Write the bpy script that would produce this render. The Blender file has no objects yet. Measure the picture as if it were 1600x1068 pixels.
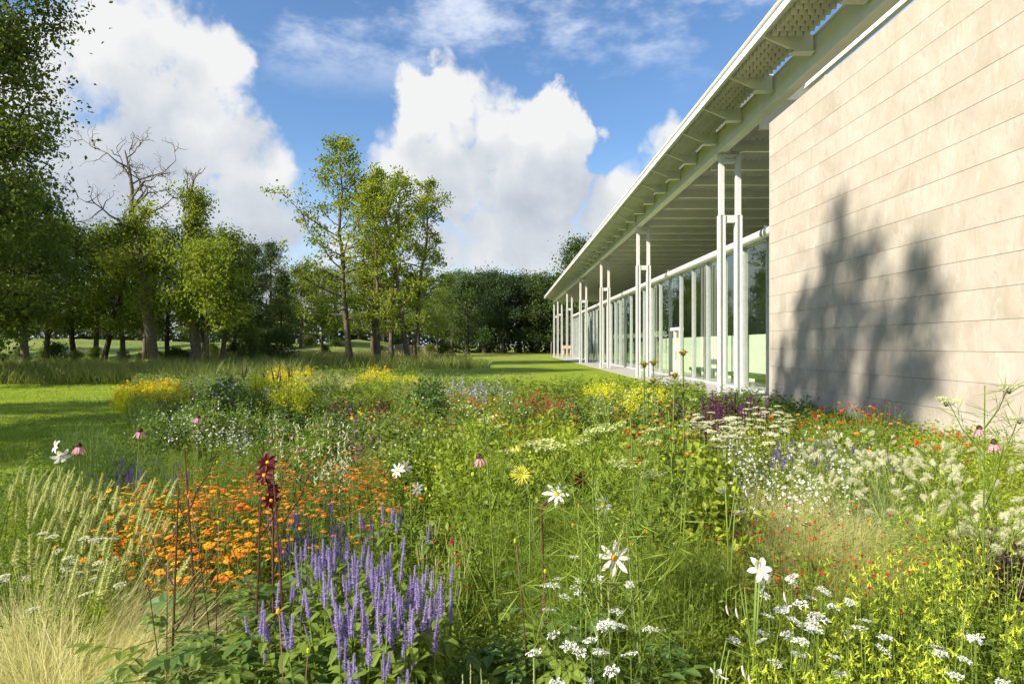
import bpy, math, random
import numpy as np
from mathutils import Vector, Matrix

# ------------------------------------------------------------------ scene, camera, sky, sun
SC = bpy.context.scene
COL = SC.collection
EYE = 1.6
F = 1000.0            # focal length in pixels of the 1600 px wide photograph
VX, VY = 790.0, 539.0  # vanishing point of the building

cam_d = bpy.data.cameras.new('camera')
cam_d.sensor_width = 36.0
cam_d.lens = F / 1600 * 36
cam_d.shift_x = (800 - VX) / 1600
cam_d.shift_y = (VY - 534) / 1600
cam_d.clip_start = 0.05
cam_d.clip_end = 3000
cam = bpy.data.objects.new('camera', cam_d)
cam.location = (0, 0, EYE)
cam.rotation_euler = (math.pi / 2, 0, 0)
COL.objects.link(cam)
SC.camera = cam

SUN_EL = math.radians(33.0)
SUN_H = (-0.866, -0.5)
SX, SY, SZ = SUN_H[0] * math.cos(SUN_EL), SUN_H[1] * math.cos(SUN_EL), math.sin(SUN_EL)
sun_d = bpy.data.lights.new('sun', 'SUN')
sun_d.energy = 4.8
sun_d.angle = math.radians(0.9)
sun_d.color = (1.0, 0.93, 0.80)
sun = bpy.data.objects.new('sun', sun_d)
sun.rotation_euler = Vector((SX, SY, SZ)).to_track_quat('Z', 'Y').to_euler()
sun.location = (-30, -20, 40)
COL.objects.link(sun)

SC.view_settings.view_transform = 'Standard'
SC.view_settings.look = 'None'
SC.view_settings.gamma = 1.0
SC.view_settings.exposure = 1.0
SC.view_settings.use_curve_mapping = False
SC.cycles.use_adaptive_sampling = True
SC.cycles.adaptive_threshold = 0.025
SC.cycles.adaptive_min_samples = 16
SC.cycles.max_bounces = 5
SC.cycles.diffuse_bounces = 2
SC.cycles.glossy_bounces = 3
SC.cycles.transmission_bounces = 4
SC.cycles.transparent_max_bounces = 8
SC.cycles.caustics_reflective = False
SC.cycles.caustics_refractive = False


class NT:
    """small helper to write node trees"""
    def __init__(s, tree):
        s.t = tree
    def n(s, typ, **kw):
        nd = s.t.nodes.new(typ)
        for k, v in kw.items():
            setattr(nd, k, v)
        return nd
    def l(s, a, b):
        s.t.links.new(a, b)
    def inp(s, sock, v):
        if v is None:
            return
        if isinstance(v, bpy.types.NodeSocket):
            s.l(v, sock)
        else:
            if hasattr(sock.default_value, '__len__') and not hasattr(v, '__len__'):
                v = [v] * len(sock.default_value)
            if hasattr(sock.default_value, '__len__') and len(sock.default_value) == 4 and len(v) == 3:
                v = (*v, 1.0)
            sock.default_value = v
    def m(s, op, a, b=None, c=None, clamp=False):
        nd = s.n('ShaderNodeMath', operation=op, use_clamp=clamp)
        s.inp(nd.inputs[0], a); s.inp(nd.inputs[1], b)
        if c is not None:
            s.inp(nd.inputs[2], c)
        return nd.outputs[0]
    def vm(s, op, a, b=None, out=0):
        nd = s.n('ShaderNodeVectorMath', operation=op)
        s.inp(nd.inputs[0], a)
        if b is not None:
            if op == 'SCALE':
                s.inp(nd.inputs[3], b)
            else:
                s.inp(nd.inputs[1], b)
        return nd.outputs['Value'] if op in ('LENGTH', 'DOT_PRODUCT', 'DISTANCE') else nd.outputs[0]
    def noise(s, vec, scale, detail=4, rough=0.55, dist=0.0, col=False, dim='3D'):
        nd = s.n('ShaderNodeTexNoise', noise_dimensions=dim)
        if vec is not None:
            s.l(vec, nd.inputs['Vector'])
        nd.inputs['Scale'].default_value = scale
        nd.inputs['Detail'].default_value = detail
        nd.inputs['Roughness'].default_value = rough
        nd.inputs['Distortion'].default_value = dist
        return nd.outputs['Color' if col else 'Fac']
    def ramp(s, fac, stops, interp='LINEAR'):
        nd = s.n('ShaderNodeValToRGB')
        cr = nd.color_ramp
        cr.interpolation = interp
        while len(cr.elements) < len(stops):
            cr.elements.new(0.5)
        for e, (p, c) in zip(cr.elements, stops):
            e.position = p
            e.color = c if len(c) == 4 else (*c, 1.0)
        s.inp(nd.inputs[0], fac)
        return nd.outputs[0]
    def mix(s, fac, a, b, blend='MIX'):
        nd = s.n('ShaderNodeMix', data_type='RGBA', blend_type=blend)
        s.inp(nd.inputs[0], fac); s.inp(nd.inputs[6], a); s.inp(nd.inputs[7], b)
        return nd.outputs[2]
    def maprange(s, v, a, b, c=0.0, d=1.0, interp='SMOOTHSTEP'):
        nd = s.n('ShaderNodeMapRange', interpolation_type=interp)
        s.inp(nd.inputs[0], v)
        for i, x in enumerate((a, b, c, d)):
            s.inp(nd.inputs[1 + i], x)
        return nd.outputs[0]
    def xyz(s, v):
        nd = s.n('ShaderNodeSeparateXYZ'); s.l(v, nd.inputs[0]); return nd.outputs
    def comb(s, x, y, z):
        nd = s.n('ShaderNodeCombineXYZ')
        s.inp(nd.inputs[0], x); s.inp(nd.inputs[1], y); s.inp(nd.inputs[2], z)
        return nd.outputs[0]


def sky_dir(px, py):
    dx = (px - VX) / F; dz = (VY - py) / F
    return math.atan2(dx, 1.0), math.atan2(dz, math.sqrt(1 + dx * dx))


# clouds, described by where they stand round the sky (azimuth, elevation and half widths in radians)
CLOUDS = []
for (px, py, rx, ry, w) in [
    (170, 80, 190, 150, 1.0), (325, 120, 95, 85, 1.0), (330, 215, 135, 105, 1.0), (120, 250, 190, 150, 1.0),
    (400, 262, 75, 75, 1.0), (280, 340, 280, 90, .9),
    (660, 195, 80, 75, 1.0), (725, 165, 60, 70, 1.0), (820, 195, 95, 80, 1.0), (868, 235, 65, 75, 1.0),
    (720, 265, 165, 95, 1.0), (600, 235, 60, 60, .6), (840, 290, 100, 85, .95),
    (780, 385, 230, 80, .9), (940, 370, 100, 75, .9), (1000, 300, 50, 55, .9),
    (1035, 222, 34, 40, .9), (975, 345, 100, 80, 1.0), (1060, 300, 80, 70, .9),
]:
    u, v = sky_dir(px, py)
    k = math.cos(u) ** 2
    CLOUDS.append((u, v, rx / F * k, ry / F * math.cos(u) * math.cos(v) ** 2, w))
_r = random.Random(4)
for i in range(6):                     # the rest of the sky goes on in the same way
    u = 0.95 + (2 * math.pi - 1.85) * (i + _r.random() * .6) / 6
    v = _r.uniform(.1, .75)
    CLOUDS.append((u if u < math.pi else u - 2 * math.pi, v, _r.uniform(.3, .5), _r.uniform(.12, .22), _r.uniform(.7, 1)))


def cloud_groups():
    """two fields over (azimuth, elevation): the broad masses of the clouds and their billows"""
    g = bpy.data.node_groups.new('cloud_masses', 'ShaderNodeTree')
    g.interface.new_socket('UV', in_out='INPUT', socket_type='NodeSocketVector')
    g.interface.new_socket('Field', in_out='OUTPUT', socket_type='NodeSocketFloat')
    N = NT(g)
    gi = N.n('NodeGroupInput'); go = N.n('NodeGroupOutput')
    uv = gi.outputs[0]
    w1 = N.vm('SUBTRACT', N.noise(uv, 8.0, 2, .6, col=True, dim='2D'), (.5, .5, .5))
    p = N.vm('ADD', uv, N.vm('MULTIPLY', w1, (.12, .10, 0)))
    acc = None
    for (u, v, ru, rv, w) in CLOUDS:
        nd = N.n('ShaderNodeVectorMath', operation='MULTIPLY_ADD')
        N.l(p, nd.inputs[0]); nd.inputs[1].default_value = (1 / ru, 1 / rv, 0); nd.inputs[2].default_value = (-u / ru, -v / rv, 0)
        d = nd.outputs[0]
        f = N.m('SUBTRACT', w, N.vm('DOT_PRODUCT', d, d))
        if acc is None:
            acc = f
        else:
            nd = N.n('ShaderNodeMath', operation='SMOOTH_MAX')
            N.l(acc, nd.inputs[0]); N.l(f, nd.inputs[1]); nd.inputs[2].default_value = .2
            acc = nd.outputs[0]
    vv = N.xyz(p)[1]
    bank = N.m('MULTIPLY', N.m('SUBTRACT', .19, vv), 7.0)        # a bank of cloud lies all round the horizon
    acc = N.m('MAXIMUM', acc, N.m('MINIMUM', bank, .55))
    N.l(N.m('MAXIMUM', acc, -2.5), go.inputs[0])
    h = bpy.data.node_groups.new('cloud_billows', 'ShaderNodeTree')
    h.interface.new_socket('UV', in_out='INPUT', socket_type='NodeSocketVector')
    h.interface.new_socket('Field', in_out='OUTPUT', socket_type='NodeSocketFloat')
    N = NT(h)
    gi = N.n('NodeGroupInput'); go = N.n('NodeGroupOutput')
    uv = gi.outputs[0]
    N.l(N.m('MULTIPLY', N.m('SUBTRACT', N.noise(uv, 13.0, 6, .58, 0.0, dim='2D'), .5), 1.7), go.inputs[0])
    return g, h


def build_world():
    w = bpy.data.worlds.new('World')
    SC.world = w
    w.use_nodes = True
    t = w.node_tree
    t.nodes.clear()
    N = NT(t)
    out = N.n('ShaderNodeOutputWorld'); bg = N.n('ShaderNodeBackground')
    bg.inputs['Strength'].default_value = 0.10
    N.l(bg.outputs[0], out.inputs[0])
    sky = N.n('ShaderNodeTexSky', sky_type='NISHITA')
    sky.sun_disc = False
    sky.sun_elevation = SUN_EL
    sky.sun_rotation = math.atan2(SUN_H[0], SUN_H[1])
    sky.altitude = 0; sky.air_density = 1.0; sky.dust_density = .35; sky.ozone_density = 2.2
    tc = N.n('ShaderNodeTexCoord')
    d = N.vm('NORMALIZE', tc.outputs['Generated'])
    x, y, z = N.xyz(d)
    u = N.m('ARCTAN2', x, y)
    v = N.m('ARCSINE', z)
    uv = N.comb(u, v, 0.0)
    ga, gb = cloud_groups()
    def fld(g, vec):
        nd = N.n('ShaderNodeGroup'); nd.node_tree = g; N.l(vec, nd.inputs[0]); return nd.outputs[0]
    a0 = fld(ga, uv); a1 = fld(ga, N.vm('ADD', uv, (-.035, .10, 0)))
    b0 = fld(gb, uv); b1 = fld(gb, N.vm('ADD', uv, (-.016, .020, 0)))
    vo = N.n('ShaderNodeTexVoronoi', feature='F1', voronoi_dimensions='2D')
    vo.inputs['Scale'].default_value = 17; vo.inputs['Detail'].default_value = 2; vo.inputs['Roughness'].default_value = .55
    N.l(N.vm('ADD', uv, N.vm('SCALE', N.vm('SUBTRACT', N.noise(uv, 20., 2, .6, col=True, dim='2D'), (.5, .5, .5)), .07)), vo.inputs['Vector'])
    f0 = N.m('ADD', N.m('ADD', a0, b0), N.m('MULTIPLY', N.m('SUBTRACT', .42, vo.outputs['Distance']), .5))
    soft = N.maprange(N.noise(uv, 6.0, 2, dim='2D'), .35, .65, .36, .95)
    mask = N.maprange(N.m('ADD', f0, .22), .0, soft)
    # lit from above and the left: billows catch light on that side, bases stay grey
    lit = N.m('ADD', N.m('MULTIPLY', N.m('SUBTRACT', b0, b1), .30), N.m('MULTIPLY', N.m('SUBTRACT', a0, a1), .42))
    lit = N.m('ADD', lit, .56)
    lit = N.m('ADD', lit, N.m('MULTIPLY', N.m('SUBTRACT', N.noise(uv, 4.0, 3, dim='2D'), .5), .9))
    cc = N.ramp(lit, [(0.0, (2.25, 2.5, 2.95)), (.36, (2.85, 3.1, 3.5)), (.70, (3.65, 3.85, 4.05)), (1.0, (4.5, 4.55, 4.55))])
    low = N.maprange(v, 0.0, .32, .6, 0.0)                    # pale air above the horizon
    base = N.mix(low, N.mix(1.0, sky.outputs[0], SKYTINT, 'MULTIPLY'), (4.4, 4.8, 5.3))
    wisp = N.m('MULTIPLY', N.maprange(N.noise(N.vm('MULTIPLY', uv, (4.0, 9.0, 1)), 1.0, 5, .62, dim='2D'), .42, .72, 0, .7), N.maprange(v, .34, .46))
    base = N.mix(wisp, base, (5.0, 5.3, 5.8))
    N.l(N.mix(mask, base, cc), bg.inputs[0])
    w.cycles.sampling_method = 'MANUAL'
    w.cycles.sample_map_resolution = 256


SKYTINT = (.70, .84, .96)
build_world()


def at(px, Y, z=0.0):
    return Vector(((px - VX) / F * Y, Y, z))


# ------------------------------------------------------------------ mesh helpers
RNG = np.random.default_rng(7)


class MB:
    """collects vertices and faces, builds ONE mesh"""
    def __init__(s):
        s.v = []; s.f = []; s.m = []; s.n = 0
    def add(s, v, f, m=0):
        v = np.asarray(v, float).reshape(-1, 3); f = np.asarray(f, int)
        if len(f) == 0:
            return s
        s.v.append(v); s.f.append(f + s.n); s.m.append(np.full(len(f), m)); s.n += len(v)
        return s
    def box(s, a, b, m=0):
        (x0, y0, z0), (x1, y1, z1) = a, b
        v = [(x0, y0, z0), (x1, y0, z0), (x1, y1, z0), (x0, y1, z0), (x0, y0, z1), (x1, y0, z1), (x1, y1, z1), (x0, y1, z1)]
        f = [(3, 2, 1, 0), (4, 5, 6, 7), (0, 1, 5, 4), (1, 2, 6, 5), (2, 3, 7, 6), (3, 0, 4, 7)]
        return s.add(v, f, m)
    def prism(s, poly, axis, a, b, m=0):
        """extrude a polygon (list of 2-D points) along axis from a to b"""
        n = len(poly)
        def P(p, q):
            return {0: (q, p[0], p[1]), 1: (p[0], q, p[1]), 2: (p[0], p[1], q)}[axis]
        v = [P(p, a) for p in poly] + [P(p, b) for p in poly]
        f = [(i, (i + 1) % n, n + (i + 1) % n, n + i) for i in range(n)]
        s.add(v, f, m)
        s.add([v[i] for i in range(n)], [(0, i, i + 1) for i in range(1, n - 1)], m)
        s.add([v[n + i] for i in range(n)], [(0, i + 1, i) for i in range(1, n - 1)], m)
        return s
    def mesh(s, name, mats, smooth=False):
        me = bpy.data.meshes.new(name)
        v = np.concatenate(s.v)
        tot = [np.full(len(f), f.shape[1]) for f in s.f]
        lt = np.concatenate(tot); ls = np.concatenate(([0], np.cumsum(lt)[:-1]))
        li = np.concatenate([f.ravel() for f in s.f])
        me.vertices.add(len(v)); me.vertices.foreach_set('co', v.astype(np.float32).ravel())
        me.loops.add(len(li)); me.loops.foreach_set('vertex_index', li.astype(np.int32))
        me.polygons.add(len(lt)); me.polygons.foreach_set('loop_start', ls.astype(np.int32))
        me.polygons.foreach_set('material_index', np.concatenate(s.m).astype(np.int32))
        if smooth:
            me.polygons.foreach_set('use_smooth', np.ones(len(lt), bool))
        else:
            me.polygons.foreach_set('use_smooth', np.zeros(len(lt), bool))
        if not isinstance(mats, (list, tuple)):
            mats = [mats]
        for mt in mats:
            me.materials.append(mt)
        me.update(calc_edges=True)
        return me
    def obj(s, name, mats, parent=None, smooth=False):
        o = bpy.data.objects.new(name, s.mesh(name, mats, smooth))
        COL.objects.link(o)
        if parent is not None:
            o.parent = parent
        return o


def mobj(name, me, parent=None, loc=None, rot=None, scale=None):
    o = bpy.data.objects.new(name, me)
    COL.objects.link(o)
    if parent is not None:
        o.parent = parent
    if loc is not None:
        o.location = loc
    if rot is not None:
        o.rotation_euler = rot
    if scale is not None:
        o.scale = (scale,) * 3 if not hasattr(scale, '__len__') else scale
    return o


def tag(o, label=None, cat=None, group=None, kind=None):
    if label: o['label'] = label
    if cat: o['category'] = cat
    if group: o['group'] = group
    if kind: o['kind'] = kind
    return o


def empty(name, loc=(0, 0, 0), rot=(0, 0, 0), scale=1.0):
    o = bpy.data.objects.new(name, None)
    o.empty_display_size = .1
    o.location = loc; o.rotation_euler = rot
    o.scale = (scale,) * 3 if not hasattr(scale, '__len__') else scale
    COL.objects.link(o)
    return o


def norm(a):
    return a / np.maximum(np.linalg.norm(a, axis=-1, keepdims=True), 1e-9)


def leaves(P, D, U, L, W, fold=.18, droop=.12, tail=.45):
    """n folded leaves: base P, direction D, up hint U, length L, width W (two triangles each)"""
    P = np.asarray(P, float); n = len(P)
    D = norm(np.asarray(D, float)); S = norm(np.cross(D, U)); N = np.cross(S, D)
    L = np.broadcast_to(np.asarray(L, float).reshape(-1, 1), (n, 1)); W = np.broadcast_to(np.asarray(W, float).reshape(-1, 1), (n, 1))
    md = P + D * L * tail + N * (W * fold - L * droop * tail * .8)
    v = np.stack([P, md + S * W / 2, P + D * L - N * L * droop, md - S * W / 2], 1)
    k = np.arange(n)[:, None] * 4
    f = np.concatenate([k + [[0, 1, 2]], k + [[0, 2, 3]]])
    return v.reshape(-1, 3), f


def blades(P, az, lean, bend, L, W, seg=3, twist=None, tip=0.05):
    """n grass blades: strips with taper"""
    P = np.asarray(P, float); n = len(P)
    az, lean, bend, L, W = [np.broadcast_to(np.asarray(a, float), (n,)) for a in (az, lean, bend, L, W)]
    h = np.stack([np.cos(az), np.sin(az), np.zeros(n)], 1)
    ta = az + np.pi / 2 + (0 if twist is None else twist)
    s = np.stack([np.cos(ta), np.sin(ta), np.zeros(n)], 1)
    pos = P.copy(); vs = []
    for i in range(seg + 1):
        t = i / seg
        w = (W * max(tip, (1 - t ** 1.6)))[:, None] / 2
        vs += [pos - s * w, pos + s * w]
        th = lean + bend * (i + .5) / seg
        pos = pos + (h * np.sin(th)[:, None] + np.array([0, 0, 1.0]) * np.cos(th)[:, None]) * (L / seg)[:, None]
    v = np.stack(vs, 1)
    k = np.arange(n)[:, None] * (2 * (seg + 1))
    f = np.concatenate([k + [[2 * i, 2 * i + 1, 2 * i + 3, 2 * i + 2]] for i in range(seg)])
    return v.reshape(-1, 3), f


def tube(path, rad, sides=6, cap=True):
    path = np.asarray(path, float); n = len(path)
    rad = np.broadcast_to(np.asarray(rad, float), (n,))
    T = np.gradient(path, axis=0); T = norm(T)
    ref = np.array([0.31, 0.95, 0.05]) if abs(T[:, 2]).mean() > .5 else np.array([0, 0, 1.0])
    A = norm(np.cross(T, ref)); B = np.cross(T, A)
    a = np.linspace(0, 2 * np.pi, sides, endpoint=False)
    v = path[:, None] + (A[:, None] * np.cos(a)[None, :, None] + B[:, None] * np.sin(a)[None, :, None]) * rad[:, None, None]
    f = []
    for i in range(n - 1):
        for j in range(sides):
            k = (j + 1) % sides
            f.append((i * sides + j, i * sides + k, (i + 1) * sides + k, (i + 1) * sides + j))
    return v.reshape(-1, 3), np.array(f)


def rand_dirs(n, rng, up=0.0):
    d = norm(rng.normal(size=(n, 3)))
    d[:, 2] += up
    return norm(d)


# ------------------------------------------------------------------ materials
def new_mat(name):
    m = bpy.data.materials.new(name)
    m.use_nodes = True
    m.node_tree.nodes.clear()
    N = NT(m.node_tree)
    out = N.n('ShaderNodeOutputMaterial')
    return m, N, out


def principled(N, col, rough=.5, spec=.5, metal=0.0, normal=None, **kw):
    b = N.n('ShaderNodeBsdfPrincipled')
    N.inp(b.inputs['Base Color'], col)
    N.inp(b.inputs['Roughness'], rough)
    b.inputs['Specular IOR Level'].default_value = spec
    b.inputs['Metallic'].default_value = metal
    if normal is not None:
        N.l(normal, b.inputs['Normal'])
    return b.outputs[0]


def bump(N, h, strength=.3, dist=.02):
    b = N.n('ShaderNodeBump')
    b.inputs['Strength'].default_value = strength
    b.inputs['Distance'].default_value = dist
    N.l(h, b.inputs['Height'])
    return b.outputs[0]


def leaf_mat(name, c0, c1, trans=.4, rough=.5, spec=.25, tmul=1.25, ob=.6, pn=.4, ps=.45):
    """foliage: colour runs between c0 and c1 leaf by leaf and plant by plant, light shines through"""
    m, N, out = new_mat(name)
    geo = N.n('ShaderNodeNewGeometry'); oi = N.n('ShaderNodeObjectInfo')
    r = N.m('ADD', N.m('MULTIPLY', geo.outputs['Random Per Island'], 1 - ob), N.m('MULTIPLY', oi.outputs['Random'], ob))
    nz = N.maprange(N.noise(geo.outputs['Position'], ps, 2, .6), .32, .68)     # stands of lighter and darker plants
    r = N.m('ADD', N.m('MULTIPLY', r, 1 - pn), N.m('MULTIPLY', nz, pn))
    col = N.mix(r, c0, c1)
    p = principled(N, col, rough, spec)
    tr = N.n('ShaderNodeBsdfTranslucent')
    N.l(N.mix(1.0, col, (tmul, tmul * 1.02, tmul * .6), 'MULTIPLY'), tr.inputs[0])
    mx = N.n('ShaderNodeMixShader'); mx.inputs[0].default_value = trans
    N.l(p, mx.inputs[1]); N.l(tr.outputs[0], mx.inputs[2])
    N.l(mx.outputs[0], out.inputs[0])
    return m


def petal_mat(name, c0, c1, trans=.3, rough=.55):
    m, N, out = new_mat(name)
    geo = N.n('ShaderNodeNewGeometry'); oi = N.n('ShaderNodeObjectInfo')
    r = N.m('ADD', N.m('MULTIPLY', geo.outputs['Random Per Island'], .3), N.m('MULTIPLY', oi.outputs['Random'], .7))
    col = N.mix(r, c0, c1)
    p = principled(N, col, rough, .2)
    tr = N.n('ShaderNodeBsdfTranslucent'); N.l(col, tr.inputs[0])
    mx = N.n('ShaderNodeMixShader'); mx.inputs[0].default_value = trans
    N.l(p, mx.inputs[1]); N.l(tr.outputs[0], mx.inputs[2])
    N.l(mx.outputs[0], out.inputs[0])
    return m


def plain_mat(name, c0, c1=None, rough=.6, spec=.4, scale=6.0, bmp=0.0, coord='Object', metal=0.0):
    m, N, out = new_mat(name)
    tc = N.n('ShaderNodeTexCoord')
    nz = N.noise(tc.outputs[coord], scale, 5, .6)
    col = N.mix(N.maprange(nz, .3, .7), c0, c1 or tuple(x * .8 for x in c0))
    N.l(principled(N, col, rough, spec, metal, bump(N, nz, bmp) if bmp else None), out.inputs[0])
    return m

# ------------------------------------------------------------------ materials of the building
M = {}
M['white_steel'] = plain_mat('white_steel', (.68, .68, .645), (.61, .61, .575), .38, .45, 3.0)
M['soffit'] = plain_mat('soffit_white', (.80, .79, .72), (.74, .73, .66), .6, .3, 2.0)
M['aluminium'] = plain_mat('aluminium', (.56, .57, .58), (.48, .49, .50), .35, .5, 5.0, metal=.25)
M['dark_steel'] = plain_mat('dark_steel', (.06, .06, .062), (.04, .04, .042), .5)


def stone_mat():
    m, N, out = new_mat('travertine')
    tc = N.n('ShaderNodeTexCoord'); oi = N.n('ShaderNodeObjectInfo')
    off = N.vm('SCALE', N.comb(oi.outputs['Random'], oi.outputs['Random'], oi.outputs['Random']), 7.0)
    p = N.vm('ADD', tc.outputs['Object'], off)
    stretch = N.vm('MULTIPLY', p, (1, 1.0, .8))
    cloud = N.noise(stretch, 1.1, 7, .66, .8)
    vein = N.noise(N.vm('MULTIPLY', p, (1, 2.6, .9)), 2.6, 8, .7, 1.2)
    fine = N.noise(p, 26, 5, .7)
    col = N.ramp(cloud, [(.28, (.395, .335, .26)), (.48, (.48, .42, .345)), (.70, (.535, .48, .41))])
    col = N.mix(N.maprange(vein, .52, .64, 0, .7), col, (.42, .355, .27))
    col = N.mix(N.maprange(vein, .44, .36, 0, .5), col, (.58, .535, .47))
    col = N.mix(N.maprange(fine, .55, .72, 0, .45), col, (.42, .345, .25))
    col = N.mix(1.0, col, N.mix(oi.outputs['Random'], (.835, .84, .845), (.88, .885, .89)), 'MULTIPLY')
    streak = N.noise(N.vm('MULTIPLY', p, (1, 5.0, .35)), 1.6, 5, .65)
    col = N.mix(N.maprange(streak, .52, .70, 0, .5), col, (.40, .345, .27))
    pits = N.n('ShaderNodeTexVoronoi'); pits.inputs['Scale'].default_value = 14
    N.l(N.vm('MULTIPLY', p, (1, 1, 3.2)), pits.inputs['Vector'])
    pm = N.m('MULTIPLY', N.maprange(pits.outputs['Distance'], .12, .02), N.maprange(cloud, .5, .65))
    col = N.mix(N.m('MULTIPLY', pm, .5), col, (.25, .19, .13))
    N.l(principled(N, col, .7, .25, 0, bump(N, N.m('SUBTRACT', fine, pm), .12, .01)), out.inputs[0])
    return m


M['stone'] = stone_mat()


def opal_mat():
    m, N, out = new_mat('opal_roof_glass')
    tr = N.n('ShaderNodeBsdfTranslucent'); tr.inputs[0].default_value = (.86, .86, .80, 1)
    mx = N.n('ShaderNodeMixShader'); mx.inputs[0].default_value = .38
    N.l(principled(N, (.74, .74, .68), .5, .4), mx.inputs[1]); N.l(tr.outputs[0], mx.inputs[2]); N.l(mx.outputs[0], out.inputs[0])
    return m


M['opal'] = opal_mat()
M['joint'] = plain_mat('joint_backing', (.34, .29, .22), (.28, .235, .175), .9)  # tone of the wall core that shows between the slabs


def glass_mat():
    m, N, out = new_mat('window_glass')
    geo = N.n('ShaderNodeNewGeometry')
    c = N.m('ABSOLUTE', N.vm('DOT_PRODUCT', geo.outputs['Normal'], geo.outputs['Incoming']))
    fr = N.m('MULTIPLY_ADD', N.m('POWER', N.m('SUBTRACT', 1.0, c), 3.6), .88, .10)
    tr = N.n('ShaderNodeBsdfTransparent'); tr.inputs[0].default_value = (.82, .92, .77, 1)
    gl = N.n('ShaderNodeBsdfGlossy'); gl.inputs['Roughness'].default_value = 0.0
    gl.inputs['Color'].default_value = (.92, .97, .90, 1)
    mx = N.n('ShaderNodeMixShader')
    N.l(fr, mx.inputs[0]); N.l(tr.outputs[0], mx.inputs[1]); N.l(gl.outputs[0], mx.inputs[2])
    N.l(mx.outputs[0], out.inputs[0])
    return m


M['glass'] = glass_mat()
M['inner_white'] = plain_mat('inner_white', (.80, .80, .76), (.74, .74, .70), .8)
M['inner_reflection'] = plain_mat('green_reflection', (.26, .30, .20), (.2, .24, .16), .8)  # green put into the colour for the trees mirrored in the panes
M['bench_green'] = plain_mat('bench_green', (.03, .07, .04), (.02, .05, .03), .6)
M['paving'] = plain_mat('terrace_paving', (.42, .40, .36), (.34, .325, .30), .75, .3, 3.0, .1)

# ------------------------------------------------------------------ ground
def lawn_mat():
    m, N, out = new_mat('lawn_grass')
    tc = N.n('ShaderNodeTexCoord')
    p = tc.outputs['Object']
    big = N.noise(p, .12, 4, .55)
    mid = N.noise(p, 1.4, 5, .6)
    fine = N.noise(p, 38.0, 4, .7)
    x, y, z = N.xyz(p)
    stripe = N.m('SINE', N.m('MULTIPLY', N.m('ADD', x, N.m('MULTIPLY', y, .05)), 2.9))
    col = N.mix(N.maprange(mid, .3, .7), (.165, .24, .012), (.225, .295, .016))
    col = N.mix(N.maprange(big, .35, .7, 0, .5), col, (.24, .265, .022))
    col = N.mix(N.maprange(stripe, -.4, .4, 0, .22), col, (.13, .20, .010))
    col = N.mix(N.maprange(fine, .5, .8, 0, .55), col, (.075, .12, .008))
    # rougher meadow further away
    far = N.m('MULTIPLY', N.maprange(y, 62, 80), N.maprange(N.noise(p, .05, 3), .42, .58))
    col = N.mix(N.m('MULTIPLY', far, .6), col, (.22, .20, .07))
    N.l(principled(N, col, .75, .15, 0, bump(N, N.m('ADD', fine, mid), .5, .03)), out.inputs[0])
    return m


M['lawn'] = lawn_mat()
M['soil'] = plain_mat('bed_soil', (.045, .034, .02), (.028, .026, .014), .95, .1, 8.0, .6)
M['sand'] = plain_mat('sandy_path', (.46, .37, .22), (.38, .30, .17), .9, .1, 2.0)


BED = [(-3.4, .35), (6.0, .35), (6.0, 14.7), (6.1, 18.6), (5.2, 20.0), (2.0, 20.6), (-.8, 21.5), (-3.2, 25), (-4.2, 31), (-9, 33), (-15.5, 29.5), (-14.0, 24), (-10.6, 19.0),
       (-8.2, 14.8), (-5.6, 12.9), (-3.6, 12.2), (-.6, 11.5), (-.7, 9.6), (-3.4, 9.0), (-5.0, 8.0), (-5.2, 6.5), (-4.6, 4.6), (-3.9, 2.2)]


def ground():
    b = MB()
    xs = np.array([-1500, -600, -300, -150, -100, -60, -30, -10, 10, 30, 60, 150, 300, 600, 1500.])
    ys = np.array([-600, -200, -60, -20, 0, 10, 20, 35, 50, 65, 80, 100, 130, 170, 250, 400, 800, 2000.])
    X, Y = np.meshgrid(xs, ys, indexing='ij')
    v = np.stack([X, Y, np.zeros_like(X)], -1).reshape(-1, 3)
    ny = len(ys)
    f = [(i * ny + j, (i + 1) * ny + j, (i + 1) * ny + j + 1, i * ny + j + 1) for i in range(len(xs) - 1) for j in range(ny - 1)]
    b.add(v, f)
    tag(b.obj('lawn', M['lawn']), kind='structure')
    # flower beds: soil sheets just above the lawn
    def sheet(name, pts, z, m):
        b = MB(); n = len(pts)
        b.add([(p[0], p[1], z) for p in pts], [tuple(range(n))])
        return tag(b.obj(name, m), kind='structure')
    sheet('bed_soil', BED, .004, M['soil'])
    sheet('sandy_path', [(-14.5, 118), (-14.0, 114), (-4.5, 113), (4, 117), (4, 121), (-6, 119)], .008, M['sand'])


ground()


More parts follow.
